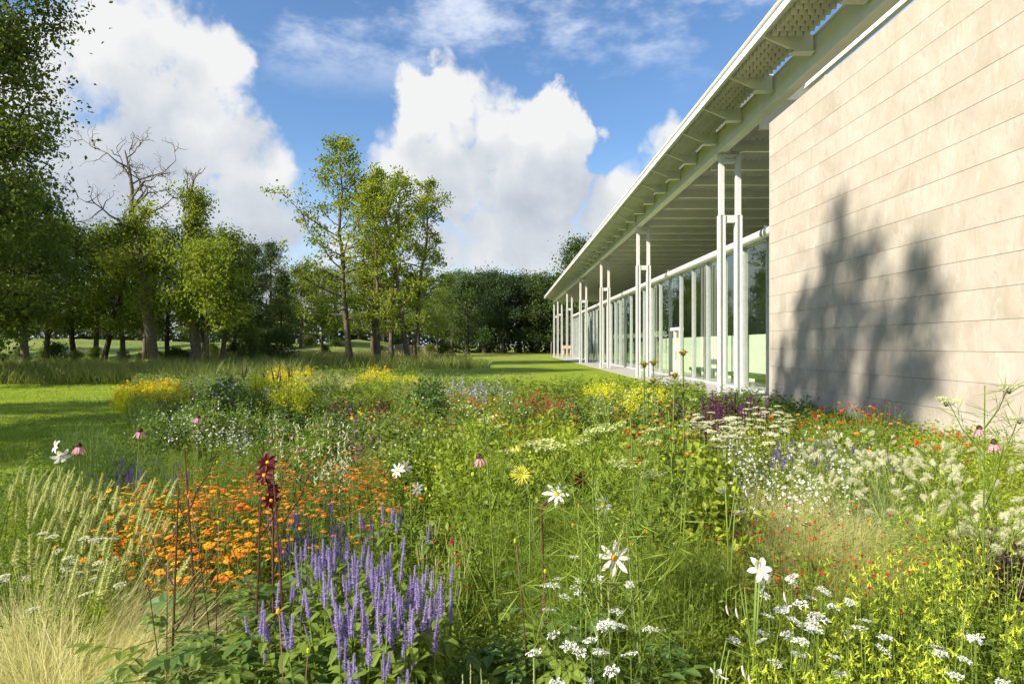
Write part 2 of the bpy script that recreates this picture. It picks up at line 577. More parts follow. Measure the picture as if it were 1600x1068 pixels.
def meadow_bank():
    b = MB()
    nx, ny = 60, 14
    rng = np.random.default_rng(3)
    xs = np.linspace(-120, -9, nx); t = np.linspace(0, 1, ny)
    v = []
    for i, x in enumerate(xs):
        y0 = 62 + 4 * math.sin(x * .09)
        hh = 2.3 + .5 * math.sin(x * .07 + 1) + .25 * math.sin(x * .31)
        if x > -18:
            hh *= max(0.0, (-9 - x) / 9)
        for q in t:
            y = y0 + q * 42
            z = hh * min(1, q / .45) ** .8 if q < .45 else hh * (1 - .15 * (q - .45))
            v.append((x, y, z - .05 + rng.normal() * .05 * min(1, q * 5)))
    f = [(i * ny + j, (i + 1) * ny + j, (i + 1) * ny + j + 1, i * ny + j + 1) for i in range(nx - 1) for j in range(ny - 1)]
    b.add(v, f)
    m, N, out = new_mat('meadow')
    tc = N.n('ShaderNodeTexCoord')
    p = tc.outputs['Object']
    n1 = N.noise(p, .25, 5, .6); n2 = N.noise(p, 3.0, 5, .7)
    col = N.ramp(n1, [(.3, (.11, .17, .025)), (.5, (.17, .22, .04)), (.7, (.26, .24, .09))])
    col = N.mix(N.maprange(n2, .5, .7, 0, .6), col, (.06, .10, .02))
    N.l(principled(N, col, .85, .1, 0, bump(N, n2, .8, .2)), out.inputs[0])
    M['meadow'] = m
    tag(b.obj('meadow_bank', m, smooth=True), kind='structure')


meadow_bank()

# ------------------------------------------------------------------ stone wall
XW = 6.08         # face of the stone wall
YE = 14.76        # its far corner
YW = 18.45        # datum of the pavilion
def stone_wall():
    t = empty('stone_wall', (XW, YE, 0))
    tag(t, 'tall pale travertine wall of long horizontal courses with a tree shadow on it', 'wall')
    MB().box((.035, -20.0, 0), (.45, -.03, 6.67)).obj('wall_core', M['joint'], t)
    rng = random.Random(11)
    zs = [0.0] + [.316 + .4 * k for k in range(16)] + [6.70]
    for c in range(17):
        z0 = zs[c] + (.002 if c else 0.0); z1 = zs[c + 1] - .002
        y = 0.0
        first = True
        while y > -20.0:
            L = rng.choice((1.35, 1.8, 2.25)) if not first else rng.choice((.9, 1.35, 1.8))
            y1 = max(y - L, -20.0)
            d = rng.uniform(-.0008, .0008)
            sb = MB()
            bev = .002
            back = .45 if first else .033
            poly = [(d + bev, z0), (d, z0 + bev), (d, z1 - bev), (d + bev, z1), (back, z1), (back, z0)]
            hl = (y - y1) / 2 - .0003
            sb.prism([(px, pz - (z0 + z1) / 2) for px, pz in poly], 1, -hl, hl)
            o = sb.obj('slab', M['stone'], t)
            o.location = (0, (y + y1) / 2, (z0 + z1) / 2)
            y = y1
            first = False
    MB().box((.004, -20, 6.70), (.45, -.004, 6.712)).obj('coping', M['stone'], t)


stone_wall()

# ------------------------------------------------------------------ pavilion: columns, roof, glazing
MOD = 2.045
COLY = [19.55 + 12.27 * i for i in range(6)] + [19.55 + 12.27 * 5 + 3 * MOD]
YEND = 88.6
XC = 6.49
XF = 5.32
BZ0, BZ1 = 7.45, 8.10
XG = 8.45


def pavilion():
    t = empty('pavilion', (XC, YW, 0))
    tag(t, 'long white steel pavilion with paired columns, louvred overhanging roof and glass front', 'building')
    inv = Matrix.Translation((-XC, -YW, 0))
    def O(b, name, m, parent=None):
        o = b.obj(name, m)
        o.parent = t if parent is None else parent
        o.matrix_parent_inverse = inv if parent is None else Matrix.Identity(4)
        if parent is not None:
            o.matrix_parent_inverse = Matrix.Identity(4)
        return o
    # ---- columns
    def post_mesh(h0, h1, w):
        # cruciform box: flanges left and right with a recessed channel facing the lawn side and the viewer
        b = MB()
        b.box((0, 0, h0), (w * .27, w, h1)); b.box((w * .73, 0, h0), (w, w, h1)); b.box((w * .27, w * .28, h0), (w * .73, w * .72, h1))
        return b
    w1 = .20; w0 = .145
    pm = post_mesh(0, 5.55, w1)
    pm.box((.025, .025, 5.55), (.025 + w0, .025 + w0, BZ0 - .10))
    pm.box((-.03, -.03, 0), (w1 + .03, w1 + .03, .02))
    post_me = pm.mesh('post', M['white_steel'])
    cb = MB()
    bar_me = MB().box((w1 - .01, .03, 5.33), (.52, .17, 5.55)).mesh('crossbar', M['white_steel'])
    bar2_me = MB().box((.03 + w0, .05, BZ0 - .30), (.53, .15, BZ0 - .19)).mesh('crossbar', M['white_steel'])
    cb.box((.0, .02, BZ0 - .10), (.53 + w0, .18, BZ0 - .075))
    cb.box((-.02, -.02, BZ0 - .012), (.56 + w0, .22, BZ0 - .002))
    cb.box((.06, .06, BZ0 - .076), (.12, .14, BZ0 - .011)); cb.box((.58, .06, BZ0 - .076), (.64, .14, BZ0 - .011))
    cb_me = cb.mesh('column_head', M['white_steel'])
    for y in COLY:
        c = mobj('column', cb_me, t, (0, y - YW - .1, 0))
        mobj('post', post_me, c, (0, 0, 0)); mobj('post', post_me, c, (.51, 0, 0)); mobj('crossbar', bar_me, c); mobj('crossbar', bar2_me, c)
    # ---- roof
    rb = MB()
    rb.box((XF - XC + .02, 16.0 - YW, 8.30), (9.5, YEND - YW, 8.36))         # closed roof sheet
    rb.box((XF - XC + .02, -24, 8.30), (6.35 - XC, 15.98 - YW, 8.36))
    roof = rb.obj('roof', M['opal'], t)
    fb = MB()
    fb.prism([(0, 8.03), (.05, 8.0), (.16, 8.28), (.16, 8.40), (0, 8.16)], 1, -24, YEND - YW)
    f = fb.obj('fascia', M['white_steel'], roof); f.location = (XF - XC, 0, 0)
    # end fascia
    MB().box((XF - XC + .16, YEND - YW, 8.02), (9.5, YEND - YW + .12, 8.42)).obj('end_fascia', M['white_steel'], roof)
    # main edge beam: an I section along the columns
    def ibeam(x0, x1, z0, z1, y0, y1, name, m):
        b = MB(); c = (x0 + x1) / 2
        b.box((x0, y0, z0), (x1, y1, z0 + .035)); b.box((x0, y0, z1 - .035), (x1, y1, z1)); b.box((x0 + .03, y0 + .002, z0 + .035), (x1 - .03, y1 - .002, z1 - .035))
        return b.obj(name, m, roof)
    ibeam(6.45 - XC, 6.71 - XC, BZ0, BZ1, -24, YEND - YW - .6, 'edge_beam', M['soffit'])
    ibeam(7.28 - XC, 7.40 - XC, 7.85, 8.22, -24, 15.6 - YW, 'wall_beam', M['soffit'])
    # brackets that carry the overhang
    bb = MB()
    bb.prism([(0, 8.06), (.30, 7.93), (.78, 7.72), (1.06, 7.72), (1.06, 8.10), (0, 8.12)], 1, -.035, .035)
    bb.box((.62, -.11, 7.70), (1.06, .11, 7.72))
    bme = bb.mesh('bracket', M['soffit'])
    y = 19.55 - 20 * MOD - .0
    yb = []
    while y < YEND - .5:
        if y > -4:
            yb.append(y)
            mobj('bracket', bme, roof, (XF + .05 - XC, y - YW, 0))
        y += MOD
    # louvre tray of small shades under the overhang, one tray for each bay
    lb = MB()
    x0, x1 = .17, .99
    ny = 9
    for i in range(ny):
        yy = .07 + (MOD - .14) * (i + .5) / ny
        for j in range(5):
            xx = x0 + (x1 - x0) * (j + .5) / 5
            # each shade is a slanted little scoop: a front flap and two cheeks
            a = (x1 - x0) / 5 * .46; c = (MOD - .14) / ny * .46
            lb.add([(xx - a, yy - c, 8.26), (xx + a, yy - c, 8.26), (xx + a * .8, yy - c * .1, 7.98), (xx - a * .8, yy - c * .1, 7.98)], [(0, 1, 2, 3)])
            lb.add([(xx - a, yy - c, 8.26), (xx - a * .8, yy - c * .1, 7.98), (xx - a, yy + c, 8.26)], [(0, 1, 2)])
            lb.add([(xx + a, yy - c, 8.26), (xx + a * .8, yy - c * .1, 7.98), (xx + a, yy + c, 8.26)], [(0, 1, 2)])
    lb.box((x0 - .02, .04, 8.10), (x0, MOD - .04, 8.22)); lb.box((x1, .04, 8.10), (x1 + .02, MOD - .04, 8.22))
    lme = lb.mesh('louvre_tray', M['soffit'])
    for y in yb[:-1]:
        mobj('louvre_tray', lme, roof, (XF - XC, y - YW, 0))
    # cross beams and louvre trays over the covered walk and the rooms
    cbm = MB().box((.42, -.06, 7.50), (8.6, .06, 8.28)).mesh('cross_beam', M['soffit'])
    lb = MB()
    rng = random.Random(2)
    ny = 8; nx = 40
    for i in range(ny):
        yy = .08 + (MOD - .16) * (i + .5) / ny
        for j in range(nx):
            xx = .5 + 8.0 * (j + .5) / nx
            a = 8.0 / nx * .46; c = (MOD - .16) / ny * .45
            lb.add([(xx - a, yy - c, 8.2), (xx + a, yy - c, 8.2), (xx + a * .8, yy, 7.78), (xx - a * .8, yy, 7.78)], [(0, 1, 2, 3)])
            lb.add([(xx - a, yy - c, 8.2), (xx - a * .8, yy, 7.78), (xx - a, yy + c, 8.2)], [(0, 1, 2)])
    cme = lb.mesh('ceiling_louvre', M['soffit'])
    for y in yb:
        if y > 16.5:
            mobj('cross_beam', cbm, roof, (0, y - YW, 0))
            if y + MOD < YEND:
                mobj('ceiling_louvre', cme, roof, (0, y - YW, 0))
    # ---- glazing
    gy0 = 22.6 - MOD * 4
    gy1 = 80.0
    g = MB()
    g.box((XG - XC - .05, gy0 - YW, 0), (XG - XC + .09, gy1 - YW, .12))
    g.box((XG - XC - .05, gy0 - YW, 5.02), (XG - XC + .09, gy1 - YW, 5.16))
    glz = g.obj('glazing', M['aluminium'], t)
    mul = MB().box((-.05, -.03, .12), (.10, .03, 5.02)).box((-.085, -.022, .12), (-.05, .022, 5.02)).mesh('mullion', M['aluminium'])
    pane = MB().add([(0, .03, .12), (0, MOD - .03, .12), (0, MOD - .03, 5.02), (0, .03, 5.02)], [(3, 2, 1, 0)]).mesh('pane', M['glass'])
    n = int((gy1 - gy0) / MOD)
    for i in range(n + 1):
        mobj('mullion', mul, glz, (XG - XC, gy0 + MOD * i - YW, 0))
        if i < n:
            mobj('pane', pane, glz, (XG - XC, gy0 + MOD * i - YW, 0))
    # door pair in the sixth bay
    dy = gy0 + MOD * 8
    d = MB()
    for a in (0.03, MOD / 2 - .04, MOD - .11):
        d.box((-.10, a, .12), (.03, a + .08, 2.32))
    d.box((-.13, .03, 2.32), (.05, MOD - .03, 2.47)); d.box((-.10, .11, .12), (.03, MOD - .11, .24))
    dd = d.obj('door', M['white_steel'], glz); dd.location = (XG - XC, dy - YW, 0)
    MB().box((-.17, MOD / 2 - .16, .95), (-.14, MOD / 2 - .13, 1.45)).box((-.14, MOD / 2 - .155, 1.0), (-.10, MOD / 2 - .135, 1.02)).obj('door_handle', M['aluminium'], dd)
    # round pipe along the head of the glass with its clamps
    v, ff = tube([(XG - .16 - XC, y - YW, 5.17) for y in (gy0 - 1.0, 40, 60, gy1)], .15, 16)
    MB().add(v, ff).obj('pipe', M['white_steel'], t, smooth=True)
    for y in (gy0 + 6.0, gy0 + 18.2, gy0 + 30.5, gy0 + 42.8):
        v, ff = tube([(XG - .16 - XC, y - YW, 5.17), (XG - .16 - XC, y + .05 - YW, 5.17)], .163, 16)
        cl = MB().add(v, ff).box((XG - .2 - XC, y + .01 - YW, 5.3), (XG - .12 - XC, y + .04 - YW, 5.42)).obj('pipe_clamp', M['aluminium'], t)
    # ---- rooms behind the glass
    MB().box((XG + .1 - XC, 12.6 - YW, .0), (15.5 - XC, gy1 - YW, .03)).obj('room_floor', M['paving'], t)
    MB().box((15.5 - XC, 12.6 - YW, 0), (15.7 - XC, gy1 - YW, 8.28)).obj('back_wall', M['inner_reflection'], t)
    MB().box((XG + .10 - XC, 12.7 - YW, 0), (15.5 - XC, 12.9 - YW, 8.0)).obj('end_wall', M['inner_white'], t)
    MB().box((10.6 - XC, 15.5 - YW, .03), (10.75 - XC, 44 - YW, 2.05)).obj('partition', M['inner_white'], t)
    MB().box((12.4 - XC, 50 - YW, .03), (12.6 - XC, 74 - YW, 3.6)).obj('partition', M['inner_reflection'], t)
    for y in np.arange(26, 80, 4.09):      # pale curtains gathered behind the far panes
        b = MB()
        if y > 47:
            n = 14
            pts = [(XG + .35 + .05 * math.sin(i * 2.1) - XC, y + i * .07 - YW) for i in range(n)]
            v = [(p[0], p[1], .05) for p in pts] + [(p[0], p[1], 5.0) for p in pts]
            b.add(v, [(i, i + 1, n + i + 1, n + i) for i in range(n - 1)])
            b.obj('curtain', M['inner_white'], t)
    # terrace
    tb = MB().box((6.30, 14.9, -.1), (6.615, 90.5, .028)).box((6.62, 12.5, -.1), (15.4, 90.5, .028))
    tag(tb.obj('terrace', M['paving']), kind='structure')
    # benches in the room
    for k, (y, L) in enumerate(((25.5, 3.2), (31.5, 2.6))):
        b = empty('bench', (9.7, y, .03))
        tag(b, ['long dark green bench inside the glass nearest the stone wall', 'dark green bench inside the glass beside the door'][k], 'bench', 'benches behind the glass')
        MB().box((-.3, -L / 2, .30), (.3, L / 2, .46)).obj('seat', M['bench_green'], b)
        for s in (-1, 1):
            MB().box((-.25, s * L / 2 * .8 - .05, 0), (.25, s * L / 2 * .8 + .05, .30)).obj('leg', M['bench_green'], b)


pavilion()

# ------------------------------------------------------------------ small things beyond the lawn
def far_things():
    M['pink_stone'] = plain_mat('pink_stone', (.62, .38, .30), (.55, .34, .27), .8)
    M['old_stone'] = plain_mat('old_stone', (.34, .31, .24), (.22, .20, .16), .9, .2, 3.0, .5)
    M['stake'] = plain_mat('weathered_wood', (.30, .27, .23), (.2, .18, .15), .9, .2, 9.0)
    p = at(886, 108)
    b = empty('slab_seat', p); tag(b, 'pale pink stone slab seat on the far lawn beyond the terrace end', 'bench')
    MB().box((-.95, -.3, 1.0), (.95, .3, 1.55)).obj('seat', M['pink_stone'], b)
    for s in (-.6, .6):
        MB().box((s - .12, -.22, 0), (s + .12, .22, 1.0)).obj('leg', M['pink_stone'], b)
    p = at(861, 74)
    v, f = tube([(0, 0, 0), (.02, 0, 1.0), (.05, 0, 2.0)], [.055, .05, .045], 7)
    o = MB().add(v, f).box((-.09, -.02, 1.55), (.0, .02, 1.62)).obj('stake', M['stake']); o.location = p
    tag(o, 'thin grey wooden stake on the lawn by the far terrace corner', 'post')
    # old garden parapet
    p = at(662, 76)
    b = empty('stone_parapet', p); tag(b, 'low weathered stone parapet half hidden behind the tall alder stems', 'wall')
    rng = random.Random(5)
    base = MB().prism([(-3.4, 0), (3.2, 0), (2.2, .55), (.4, 1.35), (-3.4, 1.5)], 1, -.28, .28).obj('parapet_body', M['old_stone'], b)
    for i in range(7):
        x = -3.3 + i * .56
        MB().box((x, -.36, 1.50 - i * .02), (x + .5, .36, 1.64 - i * .02 + rng.uniform(0, .03))).obj('coping_stone', M['old_stone'], b)


far_things()

# ------------------------------------------------------------------ trees
M['bark'] = plain_mat('bark', (.17, .135, .095), (.085, .07, .05), .9, .15, 7.0, .6)
M['bark_dark'] = plain_mat('bark_dark', (.075, .06, .045), (.04, .034, .028), .9, .15, 6.0, .6)
M['bark_pale'] = plain_mat('bark_pale', (.26, .22, .16), (.15, .125, .09), .9, .15, 7.0, .5)
M['alder_leaf'] = leaf_mat('alder_leaf', (.15, .205, .024), (.34, .38, .045), .5)
M['wood_leaf'] = leaf_mat('woodland_leaf', (.08, .125, .02), (.20, .245, .034), .43)
M['lime_leaf'] = leaf_mat('lime_leaf', (.08, .125, .02), (.20, .245, .032), .43)
M['shade_leaf'] = leaf_mat('shade_leaf', (.06, .10, .018), (.16, .20, .03), .38)
M['dark_leaf'] = leaf_mat('dark_leaf', (.042, .078, .02), (.105, .145, .03), .32)
M['yew_leaf'] = leaf_mat('yew_leaf', (.028, .056, .018), (.068, .105, .028), .25)
M['pale_leaf'] = leaf_mat('pale_leaf', (.10, .145, .03), (.17, .20, .045), .4)


def limb_path(p0, d0, L, rng, n=5, up=.25, wob=.12):
    d = norm(np.asarray(d0, float)); p = np.asarray(p0, float); pts = [p]
    for i in range(n - 1):
        d = norm(d + rng.normal(size=3) * wob + np.array([0, 0, up / n]))
        p = p + d * L / (n - 1)
        pts.append(p)
    return np.array(pts)


def gen_tree(seed, H, r0, R, base=.3, lean=(0, 0), nl=22, nleaf=9000, leaf=.16, clump=.55, prof=None, elev=(.2, .9),
             bare_top=0.0, leafmat='wood_leaf', bark='bark', up=.35, flat=.7, subs=4, trunk_wob=.02, shaggy=.0, leaf_lo=0.0, aspect=.62, vary=(.65, 1.12)):
    rng = np.random.default_rng(seed)
    prof = prof or (lambda t: math.sin(math.pi * min(1, (t * .85 + .15))) ** .6)
    wood = MB()
    k = 11
    t = np.linspace(0, 1, k)
    wob = np.cumsum(rng.normal(size=(k, 2)) * trunk_wob * H / k * 2, axis=0); wob -= wob[0]
    path = np.stack([lean[0] * H * t ** 1.2 + wob[:, 0], lean[1] * H * t ** 1.2 + wob[:, 1], H * .96 * t], 1)
    rad = r0 * (1 - t) ** .8 + .012 * H / 15
    rad[0] *= 1.35
    wood.add(*tube(path, rad, 9))
    clumps = []
    for i in range(nl):
        tt = base + (.98 - base) * (i + rng.uniform(0, 1)) / nl
        tc = (tt - base) / (1 - base)
        j = tt * (k - 1); a = int(j); p0 = path[a] + (path[min(a + 1, k - 1)] - path[a]) * (j - a)
        az = i * 2.4 + rng.uniform(-.5, .5)
        el = elev[0] + (elev[1] - elev[0]) * tc + rng.normal() * .15
        L = R * prof(tc) * rng.uniform(*vary)
        lp = limb_path(p0, (math.cos(az) * math.cos(el), math.sin(az) * math.cos(el), math.sin(el)), L, rng, 6, up)
        rr = max(.02, r0 * (1 - tt) * .42 + .015)
        wood.add(*tube(lp, np.linspace(rr, .008, 6), 5))
        dead = tt > 1 - bare_top
        for s in range(subs):
            u = rng.uniform(.3, 1.0)
            q = u * 5; a = min(int(q), 4); sp = lp[a] + (lp[a + 1] - lp[a]) * (q - a)
            d = norm(lp[a + 1] - lp[a]) + rng.normal(size=3) * .75
            sl = limb_path(sp, d, L * rng.uniform(.22, .45) * (1.2 - .5 * u), rng, 4, up * .5, .2)
            wood.add(*tube(sl, np.linspace(rr * .4, .005, 4), 4))
            if dead:
                for _ in range(4):
                    tw = limb_path(sl[rng.integers(1, 4)], rng.normal(size=3) + (0, 0, .4), L * rng.uniform(.08, .2), rng, 4, .2, .35)
                    wood.add(*tube(tw, np.linspace(rr * .18 + .006, .004, 4), 3))
            else:
                clumps += [sl[-1], sl[-2]]
        if not dead:
            clumps += [lp[-1], lp[-2], lp[-3]] if tc < .85 else [lp[-1], lp[-2]]
    crown = None
    if nleaf and clumps:
        C = np.array(clumps)
        C = C[C[:, 2] > leaf_lo * H]
        w = rng.uniform(.25, 1.5, len(C)); w /= w.sum()
        idx = rng.choice(len(C), nleaf, p=w)
        sig = clump * rng.uniform(.6, 1.35, len(C))[idx][:, None]
        P = C[idx] + rng.normal(size=(nleaf, 3)) * sig * np.array([1, 1, flat])
        D = rand_dirs(nleaf, rng, -.25 - shaggy)
        U = rand_dirs(nleaf, rng, .9)
        Ls = leaf * rng.uniform(.65, 1.35, nleaf)
        crown = MB().add(*leaves(P, D, U, Ls, Ls * aspect, .15, .1))
    return dict(trunk=wood.mesh('trunk', M[bark], True), crown=crown.mesh('crown', M[leafmat]) if crown else None, H=H)


def put_tree(name, tr, loc, label, group=None, h=None, rz=0.0, cat='tree'):
    s = (h / tr['H']) if h else 1.0
    t = empty(name, loc, (0, 0, rz), s)
    tag(t, label, cat, group)
    mobj('trunk', tr['trunk'], t)
    if tr['crown']:
        mobj('crown', tr['crown'], t)
    return t


spire = lambda t: (1.0 - t) ** .7 * .9 + .12
tall = lambda t: (.3 + .8 * math.sin(math.pi * min(1, t * .85 + .15))) * (1 - .5 * t)
domed = lambda t: (1 - (2 * t - .75) ** 2 * .42)

ALDER = [gen_tree(21 + i, 18, .24, [5.2, 4.2, 5.4][i], base=[.2, .26, .18][i], lean=[(.0, 0), (.03, 0), (-.02, 0)][i], nl=32, nleaf=6400,
                  leaf=.235, clump=.32, prof=tall, elev=(.0, .95), leafmat='alder_leaf', bark='bark', up=.45, flat=.6, subs=5, vary=(.4, 1.35), trunk_wob=.03) for i in range(3)]
WOOD = [gen_tree(41 + i, 13, .26, [4.2, 3.6, 4.6, 4.0][i], base=[.22, .28, .2, .25][i], nl=26, nleaf=8500, leaf=.26, clump=.55, prof=domed,
                 elev=(.15, .95), leafmat=['wood_leaf', 'wood_leaf', 'dark_leaf', 'lime_leaf'][i], bark=['bark_dark', 'bark', 'bark_dark', 'bark'][i], trunk_wob=.035, leaf_lo=.3)
        for i in range(4)]
PINE = [gen_tree(61 + i, 14, .2, 2.6, base=.22, nl=34, nleaf=11000, leaf=.22, clump=.42, prof=spire, elev=(.0, .6), leafmat='dark_leaf', bark='bark_dark', flat=.5, aspect=.4) for i in range(2)]
YEW = [gen_tree(71 + i, 14, .42, [5.4, 4.8, 5.6][i], base=.16, nl=34, nleaf=14000, leaf=.36, clump=.75, prof=domed, elev=(.0, .95), leafmat=['yew_leaf', 'dark_leaf', 'yew_leaf'][i], bark='bark_dark', aspect=.5) for i in range(3)]
BIG = gen_tree(81, 19, .38, 5.0, base=.10, nl=46, nleaf=42000, leaf=.19, clump=.55, prof=lambda t: 1 - (2 * t - .8) ** 2 * .35, elev=(.05, .9), leafmat='shade_leaf', bark='bark_dark', subs=5)


def lefts():
    g = 'trees of the left-hand wood'
    # the near tree whose crown fills the left edge
    put_tree('lime_tree', BIG, at(-70, 26), 'tall broadleaf tree at the left edge, its dark crown reaching the top of the picture', None, 18.5, .4)
    put_tree('lime_tree', BIG, at(-190, 27), 'broadleaf tree left of the tallest left edge tree, mostly out of the picture', None, 20.5, 2.2)
    put_tree('alder_tree', WOOD[1], at(38, 37), 'dark stemmed small tree just right of the left edge tree', g, 10.5, 1.0)
    # the wood behind the ditch: (px of the foot, distance, variant, height, lean, turn, label)
    W = [
        (-60, 44, 2, 11.5, 0.0, .3, 'dense dark tree behind the left edge tree'),
        (70, 46, 0, 10, .10, .9, 'dark tree with a stem leaning right at the left end of the wood'),
        (118, 48, 2, 10.2, -.05, 2.1, 'shaded tree with a twin looking dark stem over the grassy bank'),
        (158, 45, 0, 10, .28, 1.4, 'dark tree with a strongly slanting stem in the left wood'),
        (192, 50, 3, 10.4, -.08, .2, 'bushy tree with a dark stem just left of the leaning pale stem'),
        (262, 52, 2, 10, .05, 2.8, 'dense dark tree between the two half dead trees'),
        (345, 43, 3, 8.8, .06, 4.0, 'tree with a slim pale stem right of the half dead tree'),
        (40, 62, 1, 13, 0.0, 1.2, 'taller tree far back at the left end of the wood'),
        (150, 66, 0, 13, 0.0, 3.3, 'tree far back behind the slanting stem'),
        (225, 64, 3, 12.5, 0.0, 5.1, 'tree far back behind the dead branches'),
        (320, 66, 2, 12.6, 0.0, .8, 'dark tree far back in the middle of the wood'),
        (470, 70, 1, 10, 0.0, 1.8, 'rounded tree behind the left side of the tall alders'),
        (505, 62, 3, 8.5, 0.0, 2.4, 'low light green tree under the left side of the tall alders'),
        (560, 84, 0, 12.0, 0.0, 3.9, 'rounded tree seen between the alder stems'),
    ]
    for (px, Y, v, h, ln, rz, lab) in W:
        o = put_tree('alder_tree', WOOD[v], at(px, Y), lab, g, h, rz)
        if ln:
            o.rotation_euler = (0, math.asin(ln), 0)
    for (px, Y, v, h, rz, lab) in [(392, 54, 0, 10.6, .4, 'dark pointed tree, left of three close dark trees'), (420, 57, 1, 11.2, 2.0, 'dark pointed tree in the middle of three close dark trees'),
                                   (365, 58, 1, 11.4, 4.2, 'dark pointed tree at the left of the three close dark trees'), (440, 52, 0, 8.0, 1.1, 'shorter dark tree right of the close dark trees')]:
        put_tree('dark_tree', PINE[v], at(px, Y), lab, g, h, rz)


lefts()


def half_dead(seed, H, lean, spread, topfrac, nleaf, leaf_band, crook):
    """a leaning tree with a bare, twisting top"""
    rng = np.random.default_rng(seed)
    wood = MB()
    k = 12; t = np.linspace(0, 1, k)
    wx = np.cumsum(rng.normal(size=k) * crook); wy = np.cumsum(rng.normal(size=k) * crook)
    wx -= wx[0]; wy -= wy[0]
    path = np.stack([lean * H * t + wx, wy, H * t], 1)
    wood.add(*tube(path, .33 * (1 - t) ** .7 + .03, 9))
    clumps = []
    for i in range(20):
        tt = .34 + .64 * (i + rng.random()) / 20
        j = tt * (k - 1); a = int(j); p0 = path[a] + (path[min(a + 1, k - 1)] - path[a]) * (j - a)
        az = rng.uniform(0, 6.28); el = rng.uniform(.1, .9)
        L = spread * (1 - abs(tt - .72) * 1.0) * rng.uniform(.6, 1.1)
        lp = limb_path(p0, (math.cos(az) * math.cos(el), .6 * math.sin(az) * math.cos(el), math.sin(el)), L, rng, 8, .5, .36)
        rr = .13 * (1 - tt) + .045
        wood.add(*tube(lp, np.linspace(rr, .014, 8), 5))
        alive = leaf_band[0] < tt < leaf_band[1]
        for s in range(6):
            q = rng.integers(2, 8); sl = limb_path(lp[q], norm(lp[q] - lp[q - 1]) + rng.normal(size=3) * .7, L * rng.uniform(.2, .45), rng, 6, .5, .4)
            wood.add(*tube(sl, np.linspace(rr * .4 + .01, .009, 6), 4))
            if alive:
                clumps += [sl[-1], sl[-3], lp[q]]
            for _ in range(4):
                tw = limb_path(sl[rng.integers(2, 6)], rng.normal(size=3) + (0, 0, .5), L * rng.uniform(.08, .2), rng, 4, .3, .4)
                wood.add(*tube(tw, np.linspace(.013, .006, 4), 3))
    C = np.array(clumps)
    idx = rng.integers(0, len(C), nleaf)
    P = C[idx] + rng.normal(size=(nleaf, 3)) * .34
    Ls = .2 * rng.uniform(.65, 1.3, nleaf)
    cr = MB().add(*leaves(P, rand_dirs(nleaf, rng, -.2), rand_dirs(nleaf, rng, .9), Ls, Ls * .62, .15, .1))
    return dict(trunk=wood.mesh('trunk', M['bark_pale'], True), crown=cr.mesh('crown', M['alder_leaf']), H=H)


put_tree('half_dead_tree', half_dead(5, 14.6, -.13, 4.4, .5, 5200, (.30, .60), .10), at(243, 43), 'leaning pale tree with a bare twisting crown against the cloud', 'half dead trees')
put_tree('half_dead_tree', half_dead(9, 13.4, -.005, 2.1, .5, 6500, (.30, .88), .12), at(303, 43), 'tree with a dead pointed top and leafy middle, right of the bare crown', 'half dead trees')
put_tree('alder_tree', gen_tree(44, 7.5, .16, 3.0, base=.35, nl=18, nleaf=6500, leaf=.22, clump=.45, prof=domed, leafmat='alder_leaf'), at(322, 40), 'low sunlit light green tree in front of the half dead trees', 'trees of the left-hand wood')

A = 'alders of the tall open group'
for (px, Y, v, h, ly, rz, lab) in [
    (548, 52, 0, 18.6, -.05, .3, 'tallest slim alder, leftmost stem of the open group'),
    (586, 54, 1, 16.0, -.06, 2.0, 'slim alder with a pale slanting stem in the open group'),
    (592, 50, 2, 14.5, -.02, 1.0, 'alder with a short straight stem in the middle of the open group'),
    (640, 51, 2, 16.2, -.15, 4.2, 'thick stemmed alder leaning left in the open group'),
    (648, 55, 1, 16.0, .03, 5.0, 'upright alder at the right of the open group'),
    (612, 56, 0, 16.5, .05, 3.0, 'alder behind the thick leaning stem of the open group'),
]:
    o = put_tree('alder_tree', ALDER[v], at(px, Y), lab, A, h, 0)
    o.rotation_euler = (0, math.asin(ly), 0)

